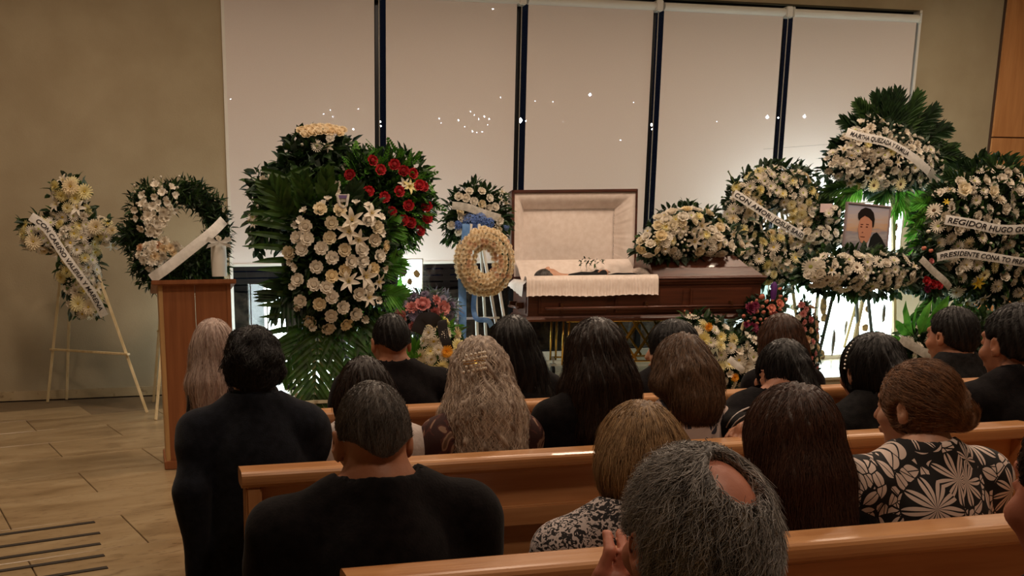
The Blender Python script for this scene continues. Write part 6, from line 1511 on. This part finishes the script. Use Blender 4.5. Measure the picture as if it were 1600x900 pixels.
# ------------------------------------------------------------------ printed fabrics
def ramp(t, src, stops, interp='CONSTANT'):
    cr = N(t, 'ShaderNodeValToRGB'); cr.color_ramp.interpolation = interp; e = cr.color_ramp.elements
    e[0].position, e[0].color = stops[0]; e[1].position, e[1].color = stops[-1]
    for p_, c_ in stops[1:-1]: k = e.new(p_); k.color = c_
    t.links.new(src, cr.inputs[0]); return cr.outputs[0]
def math_(t, op, a, b_=None, clamp=False):
    n = N(t, 'ShaderNodeMath', operation=op); n.use_clamp = clamp
    for i, q in enumerate((a, b_)):
        if q is None: continue
        if isinstance(q, (int, float)): n.inputs[i].default_value = q
        else: t.links.new(q, n.inputs[i])
    return n.outputs[0]
def printed(name, light, dark, cell=8.0, petals=7, leafcell=22, mid=None, radius=.43, density=1.0):
    """big radial flowers over a ground of outlined leaves, on the x-z plane of the garment"""
    m, t, b_ = nt(name); tc = N(t, 'ShaderNodeTexCoord'); mp = N(t, 'ShaderNodeMapping'); mp.inputs['Scale'].default_value = (1, .15, 1); t.links.new(tc.outputs['Object'], mp.inputs[0])
    nz = N(t, 'ShaderNodeTexNoise'); nz.inputs['Scale'].default_value = 9; nz.inputs['Detail'].default_value = 1; t.links.new(mp.outputs[0], nz.inputs[0])
    mixv = N(t, 'ShaderNodeVectorMath', operation='MULTIPLY_ADD'); mixv.inputs[1].default_value = (.03, .0, .03); t.links.new(nz.outputs['Color'], mixv.inputs[0]); t.links.new(mp.outputs[0], mixv.inputs[2])
    vo = N(t, 'ShaderNodeTexVoronoi'); vo.inputs['Scale'].default_value = cell; vo.inputs['Randomness'].default_value = .8; t.links.new(mixv.outputs[0], vo.inputs['Vector'])
    # vector from the flower's centre (cell position comes back in scaled space)
    sc = N(t, 'ShaderNodeVectorMath', operation='SCALE'); sc.inputs['Scale'].default_value = 1.0; t.links.new(vo.outputs['Position'], sc.inputs[0])
    sub = N(t, 'ShaderNodeVectorMath', operation='SUBTRACT'); t.links.new(mixv.outputs[0], sub.inputs[0]); t.links.new(sc.outputs[0], sub.inputs[1])
    sp_ = N(t, 'ShaderNodeSeparateXYZ'); t.links.new(sub.outputs[0], sp_.inputs[0])
    ang = math_(t, 'ARCTAN2', sp_.outputs[0], sp_.outputs[2]); r = vo.outputs['Distance']
    s_ = math_(t, 'ABSOLUTE', math_(t, 'SINE', math_(t, 'MULTIPLY', ang, petals / 2)))
    lim = math_(t, 'MULTIPLY', math_(t, 'POWER', s_, .55), radius * 1.25)
    inside = math_(t, 'LESS_THAN', r, lim)
    line = math_(t, 'GREATER_THAN', math_(t, 'MULTIPLY', s_, math_(t, 'ADD', r, .15)), .085)
    vein = math_(t, 'LESS_THAN', s_, .985)
    fl_ = math_(t, 'MULTIPLY', inside, line); fl_ = math_(t, 'MULTIPLY', fl_, vein)
    m2 = N(t, 'ShaderNodeMapping'); m2.inputs['Scale'].default_value = (1.15, .2, .95); m2.inputs['Rotation'].default_value = (0, .7, 0); t.links.new(tc.outputs['Object'], m2.inputs[0])
    v2 = N(t, 'ShaderNodeTexVoronoi', feature='DISTANCE_TO_EDGE'); v2.inputs['Scale'].default_value = leafcell; t.links.new(m2.outputs[0], v2.inputs['Vector'])
    v3 = N(t, 'ShaderNodeTexVoronoi'); v3.inputs['Scale'].default_value = leafcell; t.links.new(m2.outputs[0], v3.inputs['Vector'])
    s3 = N(t, 'ShaderNodeSeparateColor'); t.links.new(v3.outputs['Color'], s3.inputs[0])
    sb = N(t, 'ShaderNodeVectorMath', operation='SUBTRACT'); t.links.new(m2.outputs[0], sb.inputs[0]); t.links.new(v3.outputs['Position'], sb.inputs[1])
    s5 = N(t, 'ShaderNodeSeparateXYZ'); t.links.new(sb.outputs[0], s5.inputs[0]); th5 = math_(t, 'MULTIPLY', s3.outputs[1], 6.283)
    c5, n5 = math_(t, 'COSINE', th5), math_(t, 'SINE', th5)
    aa = math_(t, 'ADD', math_(t, 'MULTIPLY', s5.outputs[0], c5), math_(t, 'MULTIPLY', s5.outputs[2], n5)); bb5 = math_(t, 'SUBTRACT', math_(t, 'MULTIPLY', s5.outputs[2], c5), math_(t, 'MULTIPLY', s5.outputs[0], n5))
    q5 = math_(t, 'MULTIPLY', aa, leafcell / .72); lens = math_(t, 'MULTIPLY', math_(t, 'SUBTRACT', 1.0, math_(t, 'MULTIPLY', q5, q5)), .42 / leafcell)
    ab5 = math_(t, 'ABSOLUTE', bb5)
    leaf = math_(t, 'MULTIPLY', math_(t, 'MULTIPLY', math_(t, 'LESS_THAN', ab5, lens), math_(t, 'GREATER_THAN', ab5, .035 / leafcell)), math_(t, 'LESS_THAN', s3.outputs[0], density))
    leaf = math_(t, 'MULTIPLY', leaf, math_(t, 'GREATER_THAN', v2.outputs['Distance'], .035))
    big = math_(t, 'GREATER_THAN', r, radius * 1.28)
    tot = math_(t, 'MAXIMUM', fl_, math_(t, 'MULTIPLY', leaf, big))
    mx = N(t, 'ShaderNodeMix', data_type='RGBA'); mx.inputs[6].default_value = dark; mx.inputs[7].default_value = light; t.links.new(tot, mx.inputs[0])
    t.links.new(mx.outputs[2], b_.inputs['Base Color']); b_.inputs['Roughness'].default_value = .8; return m
MT['print_leaf'] = printed('black_white_leaf_print', srgb(226, 206, 196), srgb(18, 15, 18), cell=8.0, petals=9, leafcell=30, density=1.0, radius=.46)
MT['print_floral'] = printed('white_floral_print', srgb(64, 62, 76), srgb(214, 190, 180), cell=9, petals=5, leafcell=24, density=.26, radius=.26)
def blotch(name, stops, scale, stretch=(1, 1, 1), dist=0.5):
    m, t, b_ = nt(name); tc = N(t, 'ShaderNodeTexCoord'); mp = N(t, 'ShaderNodeMapping'); mp.inputs['Scale'].default_value = stretch; t.links.new(tc.outputs['Object'], mp.inputs[0])
    nz = N(t, 'ShaderNodeTexNoise'); nz.inputs['Scale'].default_value = scale; nz.inputs['Detail'].default_value = 2; nz.inputs['Distortion'].default_value = dist; t.links.new(mp.outputs[0], nz.inputs[0])
    t.links.new(ramp(t, nz.outputs[0], stops), b_.inputs['Base Color']); b_.inputs['Roughness'].default_value = .85; return m
MT['print_brown'] = blotch('brown_leaf_print', [(0, srgb(58, 30, 28)), (.47, srgb(84, 44, 38)), (.52, srgb(150, 118, 98)), (.6, srgb(104, 76, 60))], 16, (1, 1, .6), 1.2)
MT['print_speckle'] = blotch('black_white_speckle', [(0, srgb(30, 27, 30)), (.5, srgb(196, 184, 182)), (1, srgb(196, 184, 182))], 75, (1, 1, 1), 1.5)
MT['jacket'] = MT['black_cloth']

# ------------------------------------------------------------------ row by row
# front pew
person('woman with long straight silver-blonde hair, before the lectern', 332, 503, 3.88, hs=.98, sw=.33, hair='long', hairmat_='blonde', sleeve='long', skinm='skin3', nstr=2600, hair_kw=dict(L=.34, wd=.095, vol=.014, thick=.055, side=-.03), bodyoff=.07)
person('man with cropped black hair in a black T-shirt, seated just before the palm spray', 610, 492, 3.9, hs=.98, sw=.50, build=1.15, hair='short', hairmat_='black', skinm='skin1', nstr=1500, collar='black_cloth', hair_kw=dict(vol=.005, nape=.045), pitch=.22, bodyoff=.01)
person('young woman with long black hair and bare shoulder, below the oval wreath', 800, 500, 3.9, hs=1.0, sw=.36, hair='long', hairmat_='black', sleeve='none', skinm='skin2', nstr=1300, hair_kw=dict(L=.26, wd=.10, vol=.022, side=.06), bodyoff=.05)
person('dark-haired woman turned left, mostly hidden behind the ash-brown-haired woman', 1050, 505, 3.9, hs=1.0, sw=.36, hair='bob', hairmat_='black', skinm='skin3', yaw=.75, nstr=900, hair_kw=dict(vol=.018), bodyoff=-.06)
person('woman in black with straight brown hair, in front of the woman with striped sleeve', 1220, 495, 3.95, hs=1.0, sw=.37, hair='long', hairmat_='brown', sleeve='short', skinm='skin2', nstr=1200, hair_kw=dict(L=.16, wd=.085, vol=.016), bodyoff=.0)
person('dark-haired man in a charcoal shirt in the foremost pew, before the green leaves', 1490, 483, 3.9, hs=1.08, sw=.46, build=1.15, hair='short', hairmat_='black', cloth='charcoal_cloth', skinm='skin1', nstr=1400, yaw=.15, collar='charcoal_cloth', hair_kw=dict(vol=.012))
# second pew
X0s = at(392, 520, 2.95)
person('man with tousled black hair in a dark navy jacket beside the pew end', 392, 520, 2.95, hs=.97, sw=.43, build=1.2, hair='puffy', hairmat_='black', cloth='navy_cloth', sleeve='long', skinm='skin1', nstr=3200, collar='navy_cloth', pitch=.2,
       arms=[(at(300, 765, 2.82), at(312, 905, 2.86), (.1, .2, -1)), None], hair_kw=dict(vol=.014), bodyoff=-.0)
person('woman with brown hair in a white blouse, hidden behind the grey-cropped man', 568, 562, 2.98, hs=.95, sw=.43, hair='bob', hairmat_='dark', cloth='white_cloth', skinm='skin2', nstr=1000, hair_kw=dict(vol=.012), bodyoff=.0)
r_, H_, nb_ = person('woman with long curly silver hair, pearl clip and brown leaf-print blouse', 748, 537, 2.95, hs=.98, sw=.38, hair='long', hairmat_='silver', cloth='print_brown', sleeve='short', skinm='skin3', nstr=5200, srad=.0009,
       hair_kw=dict(L=.30, wd=.135, vol=.022, wave=.8, curl=.9, thick=.075))
clip = thing('hair_clip', 'pearl lattice clip in the curly silver hair', 'hair clip', at(745, 566, 2.78))
MT['pearl'] = flat('pearl', srgb(238, 226, 208), .25)
PB = MB(); PB.lathe([(0.0003, -.0052), (.0037, -.0037), (.0052, 0), (.0037, .0037), (.0003, .0052)], n=8); pearl_me = PB.mesh('pearl', MT['pearl'], True)
for k in range(13):
    for row, dz in ((0, .020), (1, -.016)):
        x = (k - 6) * .0062; zz = dz + (.0075 * (1 if k % 2 else -1)) * (1 if row == 0 else 1) - .00012 * (k - 6) ** 2 + (k - 6) * .0009
        link('pearl', pearl_me, clip, (x, .0006 * (k - 6) ** 2 - .004, zz))
for dz in (.005, -.003):
    b = MB(); b.tube([((k - 6) * .0062, .0006 * (k - 6) ** 2, dz - .00012 * (k - 6) ** 2) for k in range(13)], .0016, 6); b.build('clip_wire', MT['gold'], clip)
person('woman with very long dark brown hair and a black top in the second pew', 930, 505, 2.95, hs=1.04, sw=.39, hair='long', hairmat_='dark', sleeve='short', skinm='skin2', nstr=3200, hair_kw=dict(L=.25, wd=.125, vol=.018, thick=.06, wave=.15), bodyoff=-.02)
person('woman with wavy ash-brown hair and a pale blouse printed with dark flowers', 1065, 527, 2.95, hs=1.0, sw=.35, hair='long', hairmat_='ash', cloth='print_floral', sleeve='short', skinm='skin3', nstr=3000, hair_kw=dict(L=.11, wd=.100, vol=.014, wave=.3, thick=.06))
wp = Vector((at(1182, 672, 2.66).x, 2.665, .935))
sr, _, _ = person('woman with tied-back black hair, white sleeve stripes and her hand on the rail', 1225, 534, 2.95, hs=.96, sw=.36, hair='tail', hairmat_='black', sleeve='long', skinm='skin2', nstr=1800,
       arms=[(at(1144, 668, 2.84), wp, (-.75, -.25, -.28)), None], hair_kw=dict(L=.17, vol=.010), bodyoff=-.03, neckdrop=-.06)
Ts = at(1225, 534, 2.95).z; S0 = Vector((-.165, -.05, Ts - .245)); E0 = at(1144, 668, 2.84) - sr.location
ax_ = (E0 - S0).normalized(); out_ = Vector((-.25, -.9, .35)); out_ = (out_ - ax_ * out_.dot(ax_)).normalized(); sd_ = ax_.cross(out_)
top_ = [o for o in sr.children if o.name.startswith('top')][0]
from mathutils.bvhtree import BVHTree
bv_ = BVHTree.FromPolygons([v.co for v in top_.data.vertices], [tuple(p.vertices) for p in top_.data.polygons])
for k in (0, 1):
    b = MB(); pts = []; o_ = Vector((0, 0, EYE)) - sr.location
    for (px, py) in ((1190, 633), (1180, 634), (1170, 637), (1160, 641), (1152, 646), (1145, 652), (1139, 660), (1135, 668)):
        r = Vector(ray(px + k * 5, py + k * 8)); h = bv_.ray_cast(o_, r)
        if h[0]: pts.append(h[0] - r * .001)
    b.tube(pts, .003, 6); b.build('sleeve_stripe', MT['white_cloth'], sr, smooth=True)
r_, H_, nb_ = person('woman with a low black bun and a pearl hairband, in a dark short-sleeved top', 1365, 527, 2.95, hs=1.04, sw=.46, build=1.2, hair='tail', hairmat_='black', cloth='charcoal_cloth', skinm='skin2', nstr=1800, hair_kw=dict(L=.05, vol=.018, bun=((0, -.11, -.06), (.05, .04, .05))), bodyoff=.0)
b = MB()
for k in range(26):
    a = math.pi * (k / 25 - .5); p = H_((.098 * math.sin(a), .012, .118 * math.cos(a) - .004)); q = MB(); q.lathe([(0.0003, -.005), (.0045, 0), (.0003, .005)], n=6); b.add([Vector(v) + Vector(p) for v in q.v], q.f)
b.build('hairband', MT['pearl'], r_)
person('heavy-set dark-haired man in black at the right edge', 1590, 480, 2.95, hs=1.12, sw=.52, build=1.25, hair='short', hairmat_='black', sleeve='long', skinm='skin1', nstr=1600, collar='black_cloth', hair_kw=dict(vol=.014))
ch = thing('chair', 'black chair under the heavy-set man at the right edge', 'chair', (at(1590, 480, 2.95).x, 2.95, 0))
b = MB(); b.box((-.21, -.2, .40), (.21, .22, .43)); b.build('seat', MT['dark_metal'], ch, bevel=.008)
b = MB(); b.box((-.20, -.26, .55), (.20, -.24, .80)); b.build('backrest', MT['dark_metal'], ch, bevel=.006)
for sx in (-1, 1):
    b = MB(); b.tube([(sx * .2, -.22, 0), (sx * .2, -.22, .42), (sx * .19, -.25, .80)], .012, 8); b.build('leg', MT['dark_metal'], ch)
    b = MB(); b.tube([(sx * .2, .2, 0), (sx * .2, .2, .42)], .012, 8); b.build('leg', MT['dark_metal'], ch)
# third pew
person('broad man with cropped greying hair in a black T-shirt, large at lower left', 580, 600, 1.95, hs=.99, sw=.50, build=1.32, hair='short', hairmat_='pepper', skinm='skin1', nstr=9000, collar='black_cloth', pitch=.2, res=.009, hres=.006,
       hair_kw=dict(vol=.004, g=.005, nape=.035), srad=.0005, neckdrop=-.008, nw=1.28, noise=.007)
person('older woman with short golden hair and a speckled black and white blouse', 1000, 638, 1.95, hs=.98, sw=.37, hair='bob', hairmat_='gold', cloth='print_speckle', skinm='skin3', nstr=9000, pitch=.3, srad=.0006, res=.009, hair_kw=dict(vol=.016, g=.005), bodyoff=-.07, neckdrop=.01)
person('woman with long auburn hair falling down her back, right of the bald-crowned man', 1238, 613, 1.95, hs=1.0, sw=.38, hair='long', hairmat_='auburn', sleeve='short', skinm='skin2', nstr=9000, srad=.0006, hair_kw=dict(L=.24, wd=.100, vol=.022, g=.006, thick=.07, wave=.2), res=.009)
person('woman with a loose copper updo in a black and white leaf-print blouse', 1437, 570, 1.95, hs=.85, sw=.44, build=1.15, hair='updo', hairmat_='copper', cloth='print_leaf', sleeve='short', skinm='skin3', yaw=.32, nstr=9000, srad=.0006, res=.008, hres=.006,
       hair_kw=dict(vol=.012, g=.005, bun=((.038, -.092, -.040), (.036, .032, .046))), bodyoff=-.02, neckdrop=.022, noise=.005)
# nearest
hw = at(925, 985, 1.08)
person('man with thinning grey hair and a bald crown, nearest in front', 1090, 706, .95, hs=.88, sw=.45, build=1.1, hair='bald', hairmat_='grey', cloth='charcoal_cloth', skinm='skin4', nstr=14000, srad=.0005, pitch=.10, hres=.005, res=.011,
       arms=[(at(880, 1180, 1.12), hw, (.42, -.10, .9)), None], hair_kw=dict(vol=.009, g=.005, curl=.5, nape=.11, patch=[((.014, -.074, .074), (.038, .046, .052))]))
person('dark-haired person mostly outside the frame, in front at the right edge', 1722, 640, .95, hs=.95, sw=.44, hair='short', hairmat_='dark', skinm='skin4', nstr=2500, srad=.0006, hair_kw=dict(vol=.010, nape=.05), yaw=-.15)

# the person resting in the casket
dec = thing('person', 'person in a dark suit lying in the open casket', 'person', cM @ Vector((.24, .24, RH + .005)), -th)
f = Field(axis(-.2, 1.0, .014), axis(-.28, .28, .014), axis(-.10, .20, .012))
f.ell((.02, 0, .03), (.105, .075, .085), k=.02); f.ell((.07, 0, .035), (.06, .058, .07), k=.02); f.cone((.0, 0, .115), (.03, 0, .125), .010, .014, k=.012); f.ell((.07, 0, .10), (.010, .022, .012), k=.01)
f.cone((.1, 0, .02), (.2, 0, .0), .055, .06, k=.03); f.ell((.42, 0, -.01), (.26, .17, .07), k=.04); f.cone((.3, -.17, -.0), (.5, -.2, -.0), .045, .04, k=.02); f.cone((.5, -.2, .0), (.60, -.04, .07), .04, .028, k=.02)
f.cone((.3, .17, -.0), (.5, .2, -.0), .045, .04, k=.02); f.cone((.5, .2, .0), (.58, .03, .07), .04, .028, k=.02); f.ell((.8, 0, -.01), (.2, .15, .06), k=.04)
for q in range(4): f.cone((.585, -.03 + .018 * q, .085), (.66, .0 + .018 * q, .07), .010, .008, k=.008)
link('body', f.mesh('body', MT['skin3']), dec)
g_ = Field(axis(.1, 1.0, .014), axis(-.3, .3, .014), axis(-.12, .2, .012))
g_.ell((.42, 0, -.01), (.27, .18, .085), k=.04); g_.cone((.3, -.17, -.0), (.5, -.2, -.0), .055, .05, k=.02); g_.cone((.5, -.2, .0), (.56, -.08, .06), .05, .036, k=.02); g_.cone((.3, .17, -.0), (.5, .2, -.0), .055, .05, k=.02); g_.cone((.5, .2, .0), (.55, .08, .06), .05, .036, k=.02); g_.ell((.8, 0, -.01), (.21, .16, .075), k=.04)
g_.cone((.05, 0, .08), (.22, 0, .10), .06, .035, k=.02, op='s')
link('suit', g_.mesh('suit', MT['charcoal_cloth'], .004, 20, 3), dec)
f = Field(axis(-.2, .2, .012), axis(-.15, .15, .012), axis(-.1, .2, .012)); f.ell((.0, 0, .03), (.115, .085, .085), k=.01); f.ell((.09, 0, .08), (.08, .07, .09), k=.01, op='s'); link('hair', f.mesh('hair', HM['pepper']), dec)
b = MB(); b.box((-.16, -.2, -.12), (.12, .2, -.03)); pl = thing('pillow', 'ivory satin pillow inside the open casket', 'pillow', cM @ Vector((.24, .24, RH + .005)), -th); b.build('pillow_cover', MT['satin'], pl, smooth=True, bevel=.035, seg=3)
print('objects', len(bpy.data.objects), 'tris approx', sum(len(m.polygons) for m in bpy.data.meshes) * 2)
